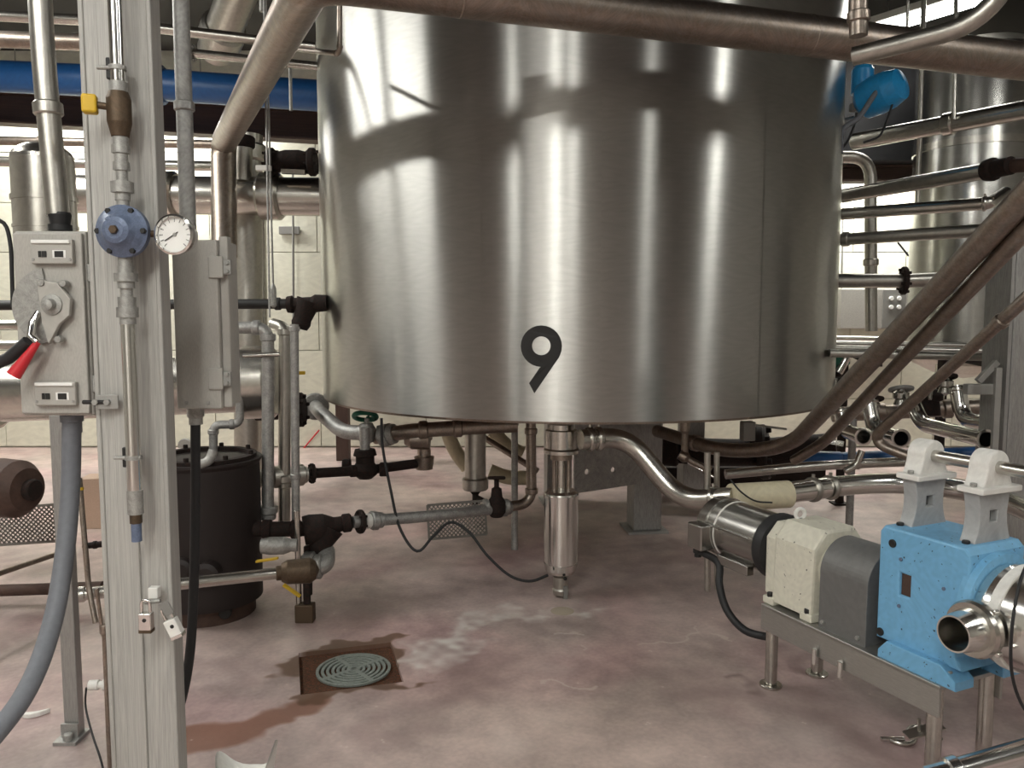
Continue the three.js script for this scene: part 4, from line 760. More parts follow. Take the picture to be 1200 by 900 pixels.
single('blue_pipe', 'blue pipe lying low behind the pump', 'pipe', [rod(at(938, 537, 5.4), at(985, 538, 5.4), 0.052), rod(at(985, 538, 5.4), at(1175, 530, 5.4), 0.047)], M.bluepipe);
pipe('low_tube', 'slim polished tube running level under the low blue pipe', 'pipe', [at(850, 556, 4.6), at(950, 546, 4.6), at(1060, 541, 4.6), at(1170, 539, 4.6)], 0.028, M.steel, { bend: 0.2, clamps: [[1, 0.5, 'clamp']] });
single('hook_tube', 'bent polished hook shaped tube over the low blue pipe', 'pipe', sweep(fillet([at(990, 552, 4.5), at(1003, 546, 4.5), at(1010, 528, 4.5)], 0.05), 0.02, { seg: 12 }), M.steel);
single('flat_bar', 'short bright steel bar under the wide slanted pipe', 'bar', bar(at(960, 515, 4.6), at(988, 520, 4.6), 0.02, 0.03), M.chrome);
single('mounting_block', 'pale grey mounting block under the tank edge', 'block', [box(at(876, 505, 4.9), 0.08, 0.12, 0.06, 0.2, 0.006), bar(at(884, 498, 4.8), at(922, 503, 4.75), 0.03, 0.01)], M.castzinc);
single('cable', 'thin dark cable sagging across the cream hose coupling', 'cable', sweep(smooth([at(856, 562, 3.74), at(868, 576, 3.68), at(885, 587, 3.66), at(905, 589, 3.67)], 16), 0.004, { seg: 8 }), M.rubber);

pipe('under_tank_pipe', 'fat dark pipe crossing under the tank toward the low blue pipe', 'pipe', [at(700, 520, 6.6), at(860, 532, 6.3), at(980, 524, 6.0)], 0.11, M.rust, { bend: 0.3, clamps: [[0, 0.55, 'collar'], [1, 0.3, 'flange']] });
single('drip_trough', 'long dark steel trough on feet under the tank', 'trough', [bar(at(770, 556, 6.9), at(960, 556, 6.9), 0.3, 0.18, 0.01), bar(at(800, 590, 6.9).setY(0), at(800, 560, 6.9), 0.06, 0.06), bar(at(930, 590, 6.9).setY(0), at(930, 560, 6.9), 0.06, 0.06)], M.rust);
{
  const d = 4.6, px = d / FOCAL, c = at(806, 542, d), t = thing('sample_valve', 'small steel sampling valve with handle beside the outlet pipe', 'valve', c.clone().add(V(0, -0.06, 0)));
  part(t, 'valve_body', turned(c.clone().add(V(-0.05, 0.05, 0)), V(1, -0.55, 0.2), [[0, 0], [0, 0.03], [0.04, 0.035], [0.06, 0.02], [0.16, 0.02], [0.17, 0.032], [0.2, 0.032], [0.2, 0]], 18), M.dirty);
  part(t, 'handle', rod(c.clone(), c.clone().add(V(0.14, -0.075, 0.06)), 0.008, 10), M.chrome);
  part(t, 'bonnet', turned(c.clone().add(V(-0.02, 0.03, 0)), UP, [[0, 0.022], [0.14, 0.02], [0.16, 0.03], [0.35, 0.03], [0.36, 0]], 16), M.dirty);
}
// ------------------------------------------------------------------ valve manifold behind the slanted pipes
function openElbow(label, a, b, c, r, extra) {
  const t = thing('manifold_elbow', label, 'pipe', b.clone().add(V(0, -r, 0)), 'open stainless manifold elbows');
  part(t, 'elbow', sweep(fillet([a, b, c], 0.19, 10), r, { seg: 24, wall: 0.005 }), M.chrome);
  part(t, 'end_ferrule', turned(c.clone(), c.clone().sub(b), [[-0.012, r], [-0.012, r * 1.22], [0, r * 1.22], [0, r * 0.9]], 24), M.chrome);
  ferrule(t, a.clone().lerp(b, 0.1), b.clone().sub(a), r);
  return t;
}
openElbow('stainless elbow ending in an open mouth between the slanted pipes', at(1018, 466, 4.9), at(1024, 505, 4.85), at(1056, 514, 4.5), 0.046);
openElbow('stainless elbow with a long open tube toward the grey column', at(1068, 468, 4.8), at(1080, 497, 4.7), at(1156, 515, 4.1), 0.044);
openElbow('stainless elbow curving down beside the bracket arm', at(1122, 452, 4.9), at(1128, 492, 4.85), at(1160, 497, 4.6), 0.048);
openElbow('stainless elbow half hidden under the wide slanted pipe', at(985, 480, 5.0), at(990, 505, 4.95), at(1012, 512, 4.7), 0.045);
for (const [x, y, m, lab, R] of [[1056, 456, M.castzinc, 'grey handwheel valve above the open stainless elbow', 14], [1022, 468, M.rust, 'dark handwheel valve beside the slanted pipes', 13], [1108, 442, M.rust, 'dark handwheel valve under the bracket arm', 13]]) {
  const d = 4.9, px = d / FOCAL, c = at(x, y, d), t = thing('manifold_valve', lab, 'valve', c.clone().add(V(0, -14 * px, 0)), 'manifold valves');
  part(t, 'handwheel', new THREE.TorusGeometry(R * px * 0.85, 2.4 * px, 8, 24).applyMatrix4(new THREE.Matrix4().makeRotationX(1.25).setPosition(c)), m);
  for (const a of [0.4, 1.97]) part(t, 'spoke', bar(c.clone().add(V(Math.cos(a) * R * px * 0.85, 0, Math.sin(a) * R * px * 0.8)), c.clone().sub(V(Math.cos(a) * R * px * 0.85, 0, Math.sin(a) * R * px * 0.8)), 0.012, 0.01), m);
  part(t, 'bonnet', turned(c.clone().add(V(0, 0.02, 0)), V(0, -1, 0), [[0, 0], [0, 4 * px], [6 * px, 5 * px], [8 * px, 9 * px], [14 * px, 9 * px], [16 * px, 6 * px], [22 * px, 8 * px], [26 * px, 0]], 18), M.steel);
}
{
  const d = 5.6, px = d / FOCAL, c = at(981, 420, d), t = thing('actuated_valve', 'dark green valve actuator with chrome cylinder beside the tank', 'valve', c.clone().add(V(0, -34 * px, 0)));
  part(t, 'actuator_housing', turned(c.clone().add(V(-4 * px, 12 * px, 0)), V(0, -1, 0), [[0, 0], [0, 15 * px], [4 * px, 18 * px], [18 * px, 18 * px], [22 * px, 12 * px], [22 * px, 0]], 22), M.green);
  part(t, 'air_cylinder', rod(at(982, 437, 5.5), at(996, 412, 5.5), 5 * px, 16), M.chrome);
  part(t, 'valve_body', turned(c.clone().add(V(-4 * px, -10 * px, 0)), V(0, -1, 0), [[0, 0], [0, 9 * px], [10 * px, 10 * px], [20 * px, 14 * px], [30 * px, 14 * px], [34 * px, 0]], 18), M.rust);
}
for (const [x, y, lab] of [[980, 456, 'dark bolted valve body below the green actuator'], [1090, 470, 'dark bolted valve body between the open elbows']]) {
  const d = 5.1, px = d / FOCAL, c = at(x, y, d), t = thing('valve_block', lab, 'valve', c.clone().add(V(0, -16 * px, 0)));
  part(t, 'block', turned(c.clone().add(V(0, 14 * px, 0)), V(0, -1, 0), [[0, 0], [0, 8 * px], [6 * px, 14 * px], [12 * px, 14 * px], [14 * px, 10 * px], [30 * px, 12 * px], [32 * px, 0]], 16), M.rust);
  for (let k = 0; k < 4; k++) part(t, 'bolt', hexnut(c.clone().add(V(Math.cos(k * 1.57 + 0.5) * 12 * px, 8 * px, Math.sin(k * 1.57 + 0.5) * 12 * px)), UP, 3 * px, 0.06), M.steel);
}
pipe('manifold_header', 'dark level header pipe carrying the open stainless elbows', 'pipe', [at(975, 486, 5.3), at(1170, 476, 5.1)], 0.05, M.dirty, { clamps: [[0, 0.3, 'collar'], [0, 0.7, 'collar']] });
for (const [x, lab] of [[1000, 'steel prop under the manifold header near the tank'], [1150, 'steel prop under the manifold header near the grey column']]) { const p = at(x, 484, 5.22); single('pipe_prop', lab, 'prop', [rod(V(p.x, 0, p.z), V(p.x, p.y - 0.04, p.z), 0.025, 14), disc(V(p.x, 0.006, p.z), UP, 0.06, 0.012)], M.galv); }
// bundle of level pipes
[[4.6, 0.024], [5.35, 0.022], [6.3, 0.022], [7.8, 0.022]].forEach(([d, r], i) => {
  const lab = ['frontmost pipe of the level stainless bundle above the open elbows', 'second pipe of the level stainless bundle counted from the open elbows', 'third pipe of the level stainless bundle counted from the open elbows', 'rearmost pipe of the level stainless bundle before the cream wall'][i];
  const h = 1.285;
  pipe('bundle_pipe', lab, 'pipe', [V((972 - 600) / FOCAL * d, h, -d), V((1172 - 600) / FOCAL * d, h - 0.02, -d + 0.1)], r, M.satin, { clamps: [[0, 0.96, 'collar']], group: 'level stainless pipe bundle' });
});
for (const [a, b, x, z, lab] of [[V(2.1, 1.235, -4.55), V(3.12, 1.235, -7.9), 2.62, -6.25, 'dark angle bracket carrying the pipe bundle beside the tank'], [V(2.75, 1.225, -4.45), V(3.3, 1.225, -6.4), 3.1, -5.7, 'dark angle bracket carrying the pipe bundle near the grey column']]) {
  const t = thing('bundle_bracket', lab, 'bracket', V(x, 0, z));
  part(t, 'cross_bar', bar(a, b, 0.05, 0.05), M.rust); part(t, 'post', box(V(x, 0.605, z), 0.05, 1.21, 0.05), M.rust); part(t, 'foot_plate', box(V(x, 0.006, z), 0.12, 0.012, 0.12), M.rust);
}
// grey steel column at the right
{
  const d = 4.2, x = at(1191, 450, d).x, t = thing('steel_column', 'dark grey painted steel column with bracket arm behind the pump', 'column', V(x, 0, -d));
  part(t, 'web', box(V(x, 0.98, -d), 0.22, 1.96, 0.02), M.galv);
  for (const s of [-1, 1]) part(t, 'column_flange', box(V(x + s * 0.115, 0.98, -d), 0.018, 1.96, 0.22), M.galv);
  part(t, 'front_cover', box(V(x, 0.98, -d + 0.10), 0.20, 1.96, 0.012, 0, 0.003), M.galv);
  part(t, 'base_plate', box(V(x, 0.01, -d), 0.34, 0.02, 0.34), M.galv);
  part(t, 'bracket_arm', bar(at(1131, 456, 4.15), at(1168, 456, 4.15), 0.05, 0.055, 0.005), M.castzinc);
  part(t, 'bracket_brace', bar(at(1146, 447, 4.15), at(1168, 424, 4.15), 0.03, 0.03), M.castzinc);
  part(t, 'angle_strip', box(at(1167, 490, 4.05), 0.03, 0.52, 0.02), M.castzinc);
}
// second tank
{
  const d = 7.0, c = V(at(1136, 300, d).x, 0, -d), r = 0.475, t = thing('storage_tank', 'smaller stainless tank far right behind the pipe rack', 'tank', c);
  const sh = new THREE.CylinderGeometry(r, r, 2.55, 64, 1, true); sh.translate(c.x, 1.15 + 1.275, c.z); part(t, 'shell', sh, M.tanktwo);
  part(t, 'bottom_head', turned(c, UP, [[0.95, 0], [1.0, r * 0.5], [1.08, r * 0.85], [1.15, r]], 48), M.satin);
  part(t, 'top_head', turned(c, UP, [[3.7, r], [3.78, r * 0.8], [3.84, 0]], 48), M.satin);
  part(t, 'band', turned(c, UP, [[2.9, r], [2.9, r + 0.012], [2.96, r + 0.012], [2.96, r]], 48), M.steel);
  for (let k = 0; k < 3; k++) { const a = k * 2.09 + 0.5; part(t, 'leg', rod(V(c.x + Math.cos(a) * r * 0.8, 0, c.z + Math.sin(a) * r * 0.8), V(c.x + Math.cos(a) * r * 0.8, 1.15, c.z + Math.sin(a) * r * 0.8), 0.035, 14), M.steel); }
}
// pipe rack at the right
pipe('rack_pipe', 'bright stainless pipe with hanger clamp before the second tank', 'pipe', [level(1000, 166, 2.82), level(1200, 129, 2.82), level(1300, 108, 2.82)], 0.062, M.steel, { bend: 0.05, clamps: [[0, 0.6, 'collar']], seg: 24 });
{
  const t = pipe('rack_pipe', 'stainless pipe with dark union below the bright hanger pipe', 'pipe', [level(974, 232, 2.316), level(1158, 200, 2.316)], 0.046, M.steel, { clamps: [[0, 0.03, 'collar']], seg: 22 });
  part(t, 'union', turned(level(1156, 200, 2.316), level(1175, 196, 2.316).sub(level(1156, 200, 2.316)), [[0, 0], [0, 0.06], [0.03, 0.065], [0.05, 0.065], [0.06, 0.05], [0.16, 0.05], [0.16, 0]], 18), M.rust);
  single('red_hose', 'dark reddish hose leaving the union toward the right', 'hose', sweep(smooth([level(1172, 198, 2.316), level(1190, 194, 2.316), level(1215, 192, 2.30)], 12), 0.04, { seg: 16 }), M.beam);
}
pipe('rack_pipe', 'stainless pipe ending in a small elbow near the second tank', 'pipe', [level(974, 252, 2.2), level(1160, 238, 2.2), level(1178, 226, 2.3)], 0.040, M.steel, { bend: 0.06, clamps: [[0, 0.97, 'clamp']], seg: 20 });
pipe('rack_pipe', 'dull stainless pipe low in the rack above the bright wall', 'pipe', [level(974, 281.5, 2.02), level(1165, 269, 2.02)], 0.040, M.satin, { clamps: [[0, 0.1, 'collar']], seg: 20 });
pipe('rack_pipe', 'grey pipe with bolted coupling crossing before the bright wall', 'pipe', [at(972, 329, 5.3), at(1062, 329, 5.2), at(1110, 327, 5.2)], 0.046, M.satin, { bend: 0.02, clamps: [[0, 0.97, 'flange', M.rust]], seg: 20 });
pipe('rack_riser', 'upright steel pipe with bent top crossing the level rack pipes', 'pipe', [at(968, 184, 6.2), at(1020, 184, 6.2), at(1021, 388, 6.2)], 0.045, M.satin, { bend: 0.16, clamps: [[1, 0.6, 'collar']], seg: 20 });
pipe('rack_riser', 'thin upright rod before the dark duct and second tank', 'rod', [at(1075, 150, 6.0).setY(4.4), at(1075, 245, 6.0)], 0.018, M.satin);
single('overhead_duct', 'black square duct hung below the ceiling behind the rack', 'duct', [bar(V(2.2, 3.45, -8.0), V(6.8, 3.45, -7.9), 0.4, 0.95, 0.02)], M.duct);
single('duct_ledge', 'rust brown beam under the black duct', 'beam', [bar(V(2.2, 2.96, -8.0), V(6.8, 2.96, -7.9), 0.16, 0.02), bar(V(2.2, 2.89, -8.0), V(6.8, 2.89, -7.9), 0.02, 0.14), bar(V(2.2, 2.82, -8.0), V(6.8, 2.82, -7.9), 0.16, 0.02)], M.beam);
{
  const d = 8.9, p = at(1022, 362, d), px = d / FOCAL, t = thing('wall_panel_box', 'grey electrical panel on the cream wall behind the rack', 'panel', p.clone().add(V(0, -25 * px, 0)));
  part(t, 'cabinet', box(p, 78 * px, 46 * px, 0.12, 0, 0.008), M.greybox);
  part(t, 'door', box(p.clone().add(V(22 * px, 0, 0.065)), 26 * px, 44 * px, 0.02, 0, 0.004), M.greydark);
  for (const [dx, dy] of [[18, 12], [27, 12], [18, 2], [27, 2]]) part(t, 'button', disc(p.clone().add(V(dx * px, dy * px, 0.08)), V(0, 0, 1), 2.5 * px, 0.03, 12), M.dial);
}
single('wall_conduit', 'thin dark conduit on the bright wall behind the rack', 'conduit', rod(at(989, 200, 8.9), at(986, 345, 8.9), 0.010, 8), M.greydark);
single('wall_cable', 'short dark cable slanting on the bright wall', 'cable', rod(at(1052, 284, 8.85), at(1065, 300, 8.85), 0.012, 8), M.rubber);
// blue actuator with its cables, upper right
{
  const d = 5.0, px = d / FOCAL, t = thing('blue_motor', 'bright blue rounded motor hung behind the overhead pipe', 'motor', at(1030, 132, d));
  part(t, 'motor_body', turned(at(1006, 122, d), at(1052, 100, d - 0.2).sub(at(1006, 122, d)), [[0, 0], [0.01, 14 * px], [0.04, 20 * px], [0.12, 22 * px], [0.2, 21 * px], [0.27, 17 * px], [0.3, 0]], 28), M.cyan);
  part(t, 'motor_neck', turned(at(1010, 110, d), UP, [[0, 0], [0, 12 * px], [26 * px, 12 * px], [30 * px, 10 * px], [30 * px, 0]], 22), M.cyan);
  part(t, 'motor_lug', box(at(1000, 126, d - 0.02), 0.04, 0.05, 0.05, 0, 0.01), M.greydark);
  for (const [k, pts] of [[0, [[1040, 92], [1024, 112], [1006, 138], [988, 152], [985, 180]]], [1, [[1050, 90], [1048, 112], [1038, 145], [1030, 160], [1012, 167]]], [2, [[1004, 132], [1000, 150], [990, 170], [978, 178]]]])
    single('cable', ['grey cable draped over the bright blue motor', 'thin black cable falling from the blue motor to the hanger pipe', 'black cable hanging below the blue motor'][k], 'cable', sweep(smooth(pts.map(([x, y]) => at(x, y, d - 0.2)), 24), k ? 0.007 : 0.016, { seg: 8 }), k ? M.rubber : M.pvc);
  pipe('cable_gland_pipe', 'grey pipe with cable glands beside the tank under the blue motor', 'pipe', [at(966, 148, 5.1), at(1000, 140, 5.1)], 0.022, M.galv, { clamps: [[0, 0.4, 'collar']] });
  single('cable_gland', 'cluster end of a steel cable gland beside the tank edge', 'fitting', [hexnut(at(980, 172, 5.1), V(0.5, 1, 0), 0.028, 0.05), rod(at(980, 172, 5.1), at(986, 154, 5.1), 0.017, 12)], M.castzinc);
}

// ------------------------------------------------------------------ the pump on its base
const PO = V(1.01, 0, -3.13), PA = V(0.417, 0, 0.909).normalize(), PW = V(0.909, 0, -0.417).normalize();
const L3 = (u, v, y) => PO.clone().addScaledVector(PA, u).addScaledVector(PW, v).setY(y);
const LY = Math.atan2(-PA.z, PA.x);             // yaw that turns local x to the pump's axis
const lbox = (u0, u1, v0, v1, y0, y1, bev = 0.006) => box(L3((u0 + u1) / 2, (v0 + v1) / 2, (y0 + y1) / 2), u1 - u0, y1 - y0, v1 - v0, LY, bev);
const sect = (u0, u1, list, bev = 0.006) => {    // outline in (v, y) drawn out along the axis
  const s = Array.isArray(list) ? poly(list) : list;
  return extrude(s, u1 - u0 - 2 * bev, bev, frame(L3(u0 + bev, 0, 0), PW.clone(), UP).multiply(new THREE.Matrix4()));
};
// frame(x = PW, y = UP) has z = PW cross UP; make sure that it points along PA
const ZS = PW.clone().cross(UP).dot(PA) > 0 ? 1 : -1;
const along = (u0, u1, shape, bev = 0.006) => { const g = extrude(shape, u1 - u0 - 2 * bev, bev); g.applyMatrix4(new THREE.Matrix4().makeBasis(PW, UP, PA.clone()).setPosition(L3(u0 + bev, 0, 0))); if (ZS < 0) flip(g); return g; };
function flip(g) { const n = g.index ? g.toNonIndexed() : g.clone(); for (const k of ['position', 'normal', 'uv']) { const a = n.attributes[k], s = a.itemSize, d = a.array; for (let i = 0; i < a.count; i += 3) for (let c = 0; c < s; c++) { const q = d[(i + 1) * s + c]; d[(i + 1) * s + c] = d[(i + 2) * s + c]; d[(i + 2) * s + c] = q; } } g.copy(n); }
{
  const t = thing('pump_skid', 'stainless channel base on four round legs under the pump', 'base', L3(0.4, 0.15, 0));
  part(t, 'deck', lbox(0, 0.80, 0, 0.31, 0.325, 0.34, 0.003), M.skid);
  for (const v of [0.006, 0.304]) part(t, 'side_channel', lbox(0, 0.80, v - 0.006, v + 0.006, 0.235, 0.335, 0.003), M.skid);
  part(t, 'channel_lip', lbox(0.02, 0.78, 0.012, 0.05, 0.235, 0.243, 0.002), M.skid);
  part(t, 'end_channel', lbox(0, 0.012, 0.012, 0.298, 0.235, 0.33, 0.002), M.skid);
  for (const [u, v] of [[0.035, 0.03], [0.035, 0.28], [0.765, 0.03], [0.765, 0.28]]) {
    const l = part(t, 'leg', rod(L3(u, v, 0.012), L3(u, v, 0.33), 0.024, 20), M.steel);
    part(l, 'foot_plate', rod(L3(u, v, 0), L3(u, v, 0.012), 0.045, 20), M.steel);
  }
  for (const u of [0.30, 0.42]) part(t, 'stud', rod(L3(u, -0.012, 0.21), L3(u, -0.012, 0.27), 0.010, 12), M.chrome);
}
{
  const vc = 0.165, ax0 = 0.535, t = thing('pump_motor', 'black topped stainless electric motor with a terminal box', 'motor', L3(-0.24, vc, 0.40));
  part(t, 'motor_shell', turned(L3(-0.46, vc, ax0), PA, [[0, 0], [0, 0.10], [0.02, 0.125], [0.05, 0.13], [0.36, 0.13], [0.37, 0.124], [0.37, 0]], 40), M.motor);
  part(t, 'fan_cowl', turned(L3(-0.50, vc, ax0), PA, [[0, 0], [0, 0.09], [0.03, 0.132], [0.09, 0.136], [0.09, 0.128]], 40), M.motor);
  part(t, 'end_flange', turned(L3(-0.10, vc, ax0), PA, [[0, 0], [0, 0.135], [0.012, 0.14], [0.055, 0.14], [0.062, 0.12], [0.062, 0]], 36), M.rubber);
  part(t, 'shell_rib', lbox(-0.40, -0.12, vc - 0.138, vc - 0.10, ax0 + 0.03, ax0 + 0.04, 0.003), M.motor);
  const tb = part(t, 'terminal_box', lbox(-0.46, -0.36, vc - 0.19, vc - 0.09, ax0 - 0.08, ax0 + 0.035, 0.008), M.motor);
  part(tb, 'gland', turned(L3(-0.43, vc - 0.15, ax0 - 0.075), V(0, -1, 0), [[0, 0], [0, 0.022], [0.03, 0.022], [0.035, 0.016], [0.05, 0.016], [0.05, 0]], 16), M.black);
  for (const v of [vc - 0.1, vc + 0.1]) part(t, 'mounting_foot', lbox(-0.34, -0.14, v - 0.02, v + 0.02, ax0 - 0.135, ax0 - 0.09, 0.006), M.motor);
  part(t, 'nameplate_band', turned(L3(-0.355, vc, ax0), PA, [[0, 0.13], [0, 0.1325], [0.008, 0.1325], [0.008, 0.13]], 40), M.white);
}
single('cable', 'thick black cable looping from the motor down to the pump base', 'cable', sweep(smooth([L3(-0.43, 0.015, 0.44), at(842, 660, 3.45), at(843, 685, 3.4), at(852, 715, 3.35), at(872, 738, 3.28), at(898, 746, 3.2), L3(0.04, 0.03, 0.22)], 40), 0.0165, { seg: 14 }), M.rubber);
{
  const v0 = 0.045, v1 = 0.285, vm = (v0 + v1) / 2, t = thing('gear_reducer', 'cream painted gear reducer with chipped paint and lifting eye', 'gearbox', L3(0.12, vm, 0.34));
  const s = new THREE.Shape(); s.moveTo(v0 - 0.01, 0.37); s.lineTo(v1 + 0.01, 0.37); s.lineTo(v1, 0.615); s.lineTo(v1 - 0.05, 0.675); s.lineTo(v0 + 0.05, 0.675); s.lineTo(v0, 0.615); s.closePath();
  part(t, 'housing', along(0.03, 0.24, s, 0.012), M.cream);
  const s2 = poly([[v0 + 0.012, 0.385], [v1 - 0.012, 0.385], [v1 - 0.012, 0.60], [v1 - 0.06, 0.652], [v0 + 0.06, 0.652], [v0 + 0.012, 0.60]]); part(t, 'input_bell', along(-0.034, 0.05, s2, 0.012), M.cream);
  part(t, 'side_rib', lbox(0.055, 0.095, v0 - 0.014, v0 + 0.02, 0.38, 0.62, 0.008), M.cream);
  for (const [u0, u1] of [[-0.01, 0.05], [0.19, 0.25]]) part(t, 'foot', lbox(u0, u1, v0 - 0.03, v1 + 0.03, 0.34, 0.372, 0.006), M.cream);
  for (const u of [0.02, 0.22]) part(t, 'foot_bolt', hexnut(L3(u, v0 - 0.018, 0.378), UP, 0.012, 0.02), M.black);
  part(t, 'output_flange', turned(L3(0.235, vm, 0.535), PA, [[0, 0], [0, 0.11], [0.03, 0.11], [0.03, 0]], 32), M.cream);
  const eye = new THREE.TorusGeometry(0.021, 0.0075, 10, 24); eye.rotateY(0.25); const e = L3(0.05, vm - 0.02, 0.705); eye.translate(e.x, e.y, e.z);
  const ring = part(t, 'lifting_eye', eye, M.white); part(ring, 'eye_shank', rod(e.clone().setY(0.67), e.clone().setY(0.69), 0.010, 10), M.castzinc);
}
{
  const v0 = 0.03, v1 = 0.27, s = new THREE.Shape(); s.moveTo(v0, 0.342); s.lineTo(v1, 0.342); s.lineTo(v1, 0.55); s.absarc((v0 + v1) / 2, 0.55, (v1 - v0) / 2, 0, Math.PI, false); s.closePath();
  const t = thing('coupling_guard', 'dark grey arched steel guard over the pump coupling', 'guard', L3(0.38, 0.15, 0.34));
  part(t, 'arch', along(0.275, 0.49, s, 0.003), M.guard);
  for (const u of [0.30, 0.46]) part(t, 'foot_screw', hexnut(L3(u, v0 - 0.008, 0.365), PW.clone().negate(), 0.008, 0.012), M.castzinc);
}
{
  const v0 = 0.04, v1 = 0.30, u0 = 0.53, u1 = 0.83, t = thing('pump_gearcase', 'light blue painted pump gear case with slotted window', 'pump', L3(0.68, 0.17, 0.34));
  // side outline in (u, y): block with a stepped lower right edge
  const s = poly([[u0, 0.40], [u0, 0.765], [u0 + 0.012, 0.78], [u1, 0.78], [u1 + 0.015, 0.765], [u1 + 0.015, 0.62], [u1 - 0.02, 0.60], [u1 - 0.02, 0.43], [u1, 0.40]]);
  const g = extrude(hole(s, [[0.60, 0.56], [0.655, 0.56], [0.655, 0.65], [0.60, 0.65]]), v1 - v0 - 0.016, 0.008); g.applyMatrix4(new THREE.Matrix4().makeBasis(PA, UP, PW.clone()).setPosition(L3(0, v0 + 0.008, 0))); if (PA.clone().cross(UP).dot(PW) < 0) flip(g);
  part(t, 'case', g, M.bluepump);
  part(t, 'window', lbox(0.595, 0.66, v0 + 0.010, v0 + 0.03, 0.56, 0.65, 0.001), M.beam, 'dark sight window');
  for (const [a, b] of [[v0 - 0.03, v0 + 0.06], [v1 - 0.06, v1 + 0.03]]) {
    const f = poly([[u0 + 0.03, 0.342], [u1 + 0.01, 0.342], [u1 + 0.01, 0.365], [u1 - 0.04, 0.40], [u0 + 0.06, 0.40], [u0 + 0.03, 0.365]]);
    const fg = extrude(f, b - a - 0.008, 0.004); fg.applyMatrix4(new THREE.Matrix4().makeBasis(PA, UP, PW.clone()).setPosition(L3(0, a + 0.004, 0))); if (PA.clone().cross(UP).dot(PW) < 0) flip(fg);
    part(t, 'foot', fg, M.bluepump);
    for (const u of [u0 + 0.05, u1 - 0.02]) part(t, 'foot_bolt', hexnut(L3(u, a + 0.016, 0.375), UP, 0.011, 0.03), M.castzinc);
  }
  part(t, 'plug', disc(L3(u0 + 0.045, v0, 0.735), PW, 0.014, 0.012, 16), M.black);
  part(t, 'plug', disc(L3(u0 + 0.01, v0, 0.415), PW, 0.014, 0.012, 16), M.black);
  for (const [u, y] of [[0.61, 0.69], [0.61, 0.53], [0.77, 0.64]]) part(t, 'screw', disc(L3(u, v0, y), PW, 0.006, 0.01, 12), M.bluereg);
  part(t, 'front_collar', turned(L3(u1 + 0.005, 0.17, 0.60), PA, [[0, 0], [0, 0.165], [0.02, 0.17], [0.04, 0.165], [0.04, 0]], 40), M.bluepump);
  for (const u of [0.56, 0.80]) part(t, 'top_bolt', hexnut(L3(u, v0 + 0.05, 0.788), UP, 0.012, 0.02), M.black);
}
{
  const vc = 0.17, yc = 0.585, t = thing('rotary_pump', 'polished stainless pump end with an open round port', 'pump', L3(0.97, vc, yc - 0.16));
  const solid = (turned(L3(0.878, vc, yc), PA, [[0, 0], [0, 0.15], [0.03, 0.158], [0.16, 0.158], [0.165, 0.172], [0.20, 0.172], [0.215, 0.16], [0.23, 0.10], [0.23, 0]], 48));
  part(t, 'cover_band', turned(L3(0.93, vc, yc), PA, [[0, 0.156], [0, 0.164], [0.03, 0.164], [0.03, 0.156]], 48), M.white);
  const ps = L3(0.915, vc - 0.12, 0.572), pe = L3(0.915, -0.11, 0.572), d = pe.clone().sub(ps), L = d.length();
  const port = part(t, 'port', turned(ps, d, [[0, 0.062], [0.07, 0.062], [0.075, 0.066], [L * 0.55, 0.064], [L, 0.054], [L, 0.049]], 36), M.chrome);
  part(port, 'bore', turned(ps.clone().addScaledVector(d, -0.55), d, [[L * 1.55 - 0.001, 0.049], [0, 0.049], [0, 0]], 36), M.steel);
  { const A = new Brush(solid.toNonIndexed()), B = new Brush(turned(ps.clone().addScaledVector(d, -0.56), d, [[0, 0], [0, 0.0495], [L * 1.6, 0.0495], [L * 1.6, 0]], 36).toNonIndexed()); A.updateMatrixWorld(); B.updateMatrixWorld();
    const ev = new Evaluator(); ev.useGroups = false; ev.attributes = ['position', 'normal', 'uv']; part(t, 'rotor_housing', ev.evaluate(A, B, SUBTRACTION).geometry, M.chrome); }
  part(port, 'port_clamp', turned(ps.clone().addScaledVector(d, 0.28), d, [[0, 0.062], [0, 0.08], [0.012, 0.086], [0.03, 0.086], [0.042, 0.08], [0.042, 0.062]], 32), M.steel);
  for (const a of [-0.6, 0.9]) part(port, 'clamp_bolt', rod(ps.clone().addScaledVector(d, 0.33).add(V(0, Math.sin(a) * 0.09, 0)).addScaledVector(PA, Math.cos(a) * 0.09), ps.clone().addScaledVector(d, 0.45).add(V(0, Math.sin(a) * 0.09, 0)).addScaledVector(PA, Math.cos(a) * 0.09), 0.008, 10), M.chrome);
  for (const a of [0.4, 1.3, 2.2, 3.5, 4.6, 5.6]) part(t, 'wing_nut', hexnut(L3(1.10, vc + Math.cos(a) * 0.145, yc + Math.sin(a) * 0.145), PA, 0.016, 0.03), M.chrome);
  single('cable', 'thin black cable looped around the pump head', 'cable', sweep(smooth([at(1215, 640, 2.2), at(1196, 680, 2.1), at(1186, 735, 2.06), at(1186, 790, 2.08), at(1200, 830, 2.12), at(1225, 850, 2.2)], 30), 0.0045, { seg: 8 }), M.rubber);
}
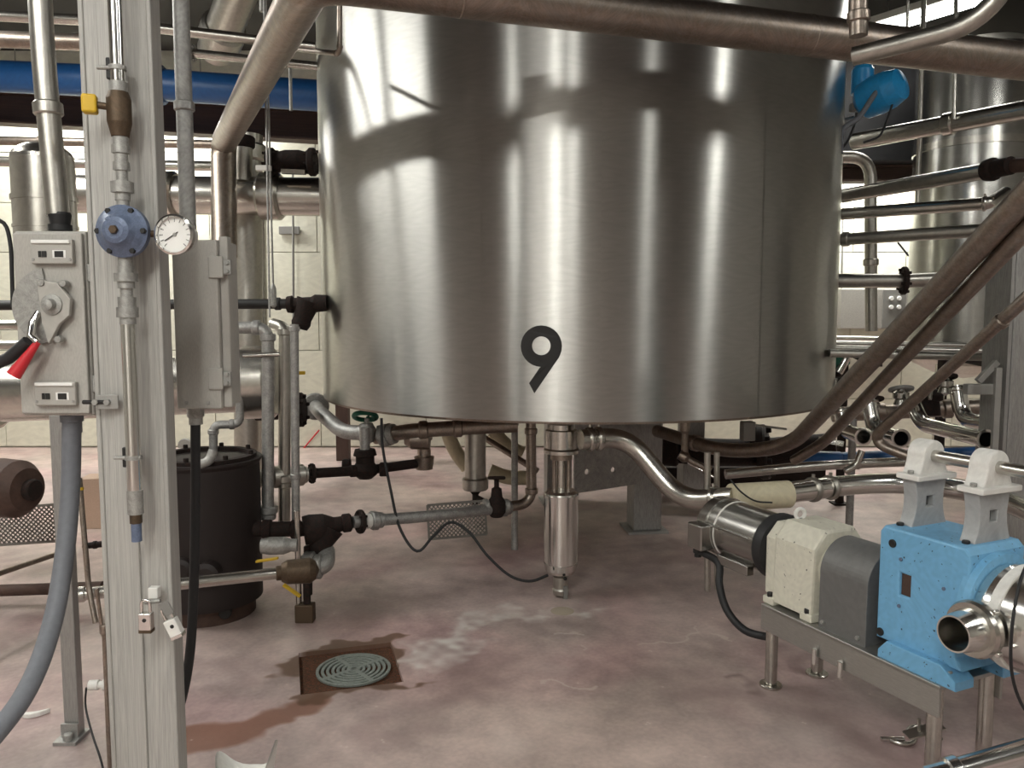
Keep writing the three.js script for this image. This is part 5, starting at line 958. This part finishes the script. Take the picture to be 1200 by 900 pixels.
// the two bearing brackets on the gear case and the shaft that they carry
{
  const make = (u, v, label, h) => {
    const y0 = 0.782, t = thing('bearing_bracket', label, 'bracket', L3(u, v, y0), 'bearing brackets on the pump');
    const s = new THREE.Shape(); s.moveTo(-0.085, 0); s.lineTo(0.085, 0); s.quadraticCurveTo(0.045, 0.075, 0.075, 0.165); s.lineTo(-0.075, 0.165); s.quadraticCurveTo(-0.045, 0.075, -0.085, 0); s.closePath();
    hole(s, [[-0.022, 0.065], [0.022, 0.065], [0.022, 0.11], [-0.022, 0.11]]);
    const g = extrude(s, 0.045, 0.004); g.applyMatrix4(new THREE.Matrix4().makeBasis(PW, UP, PA.clone()).setPosition(L3(u - 0.03, v, y0))); if (ZS < 0) flip(g);
    part(t, 'plate', g, M.greycast);
    part(t, 'hole_backing', lbox(u - 0.012, u - 0.004, v - 0.025, v + 0.025, y0 + 0.06, y0 + 0.115, 0.001), M.guard);
    const cap = part(t, 'cap_base', lbox(u - 0.045, u + 0.045, v - 0.095, v + 0.095, y0 + 0.165, y0 + 0.185, 0.005), M.white, 'white flanged bearing cap');
    const c = new THREE.Shape(); c.moveTo(-0.065, 0); c.lineTo(0.065, 0); c.quadraticCurveTo(0.05, 0.03, 0.046, 0.062); c.absarc(0, 0.062, 0.046, 0, Math.PI, false); c.quadraticCurveTo(-0.05, 0.03, -0.065, 0); c.closePath();
    const cg = extrude(c, 0.056, 0.006); cg.applyMatrix4(new THREE.Matrix4().makeBasis(PW, UP, PA.clone()).setPosition(L3(u - 0.034, v, y0 + 0.184))); if (ZS < 0) flip(cg);
    part(cap, 'cap_arch', cg, M.white);
    for (const sv of [-0.078, 0.078]) part(cap, 'cap_bolt', hexnut(L3(u, v + sv, y0 + 0.19), UP, 0.010, 0.014), M.castzinc);
    return t;
  };
  make(0.575, 0.19, 'grey bracket with white bearing cap on the guard side of the blue case');
  make(0.80, 0.19, 'grey bracket with white bearing cap beside the pump head');
  single('shaft_tube', 'steel tube held by the two white bearing caps', 'tube', rod(L3(0.56, 0.19, 1.027), L3(1.2, 0.19, 1.027), 0.021, 20), M.steel);
}
// foreground pipe and clamps under the pump
pipe('low_steel_pipe', 'polished steel pipe crossing low before the pump base', 'pipe', [at(1085, 912, 2.12), at(1240, 868, 2.18)], 0.031, M.chrome, { clamps: [[0, 0.2, 'collar']] });
{
  const c = ground(1068, 866), t = thing('pipe_clamp', 'open stainless pipe clamp lying under the pump base', 'clamp', c);
  for (const [s, a] of [[-1, 0.3], [1, -0.2]]) part(t, 'clamp_half', new THREE.TorusGeometry(0.05, 0.009, 8, 24, Math.PI).applyMatrix4(new THREE.Matrix4().makeRotationFromEuler(new THREE.Euler(-Math.PI / 2 + 0.1, 0, a * 2 + (s > 0 ? 0 : Math.PI))).setPosition(c.clone().add(V(s * 0.045, 0.014, 0)))), M.steel);
  part(t, 'clamp_bolt', rod(c.clone().add(V(-0.12, 0.012, 0.02)), c.clone().add(V(-0.04, 0.016, 0.03)), 0.008, 10), M.chrome);
  single('base_tab', 'small steel tab hanging under the pump base channel', 'bracket', [bar(at(1062, 862, 2.5), at(1104, 850, 2.5), 0.05, 0.006), bar(at(1077, 862, 2.5), at(1077, 842, 2.5), 0.006, 0.01)], M.satin);
}
/*TAIL*/
scene.traverse(o => { if (o.isMesh) { o.castShadow = true; o.receiveShadow = true; } });
renderer.render(scene, camera);
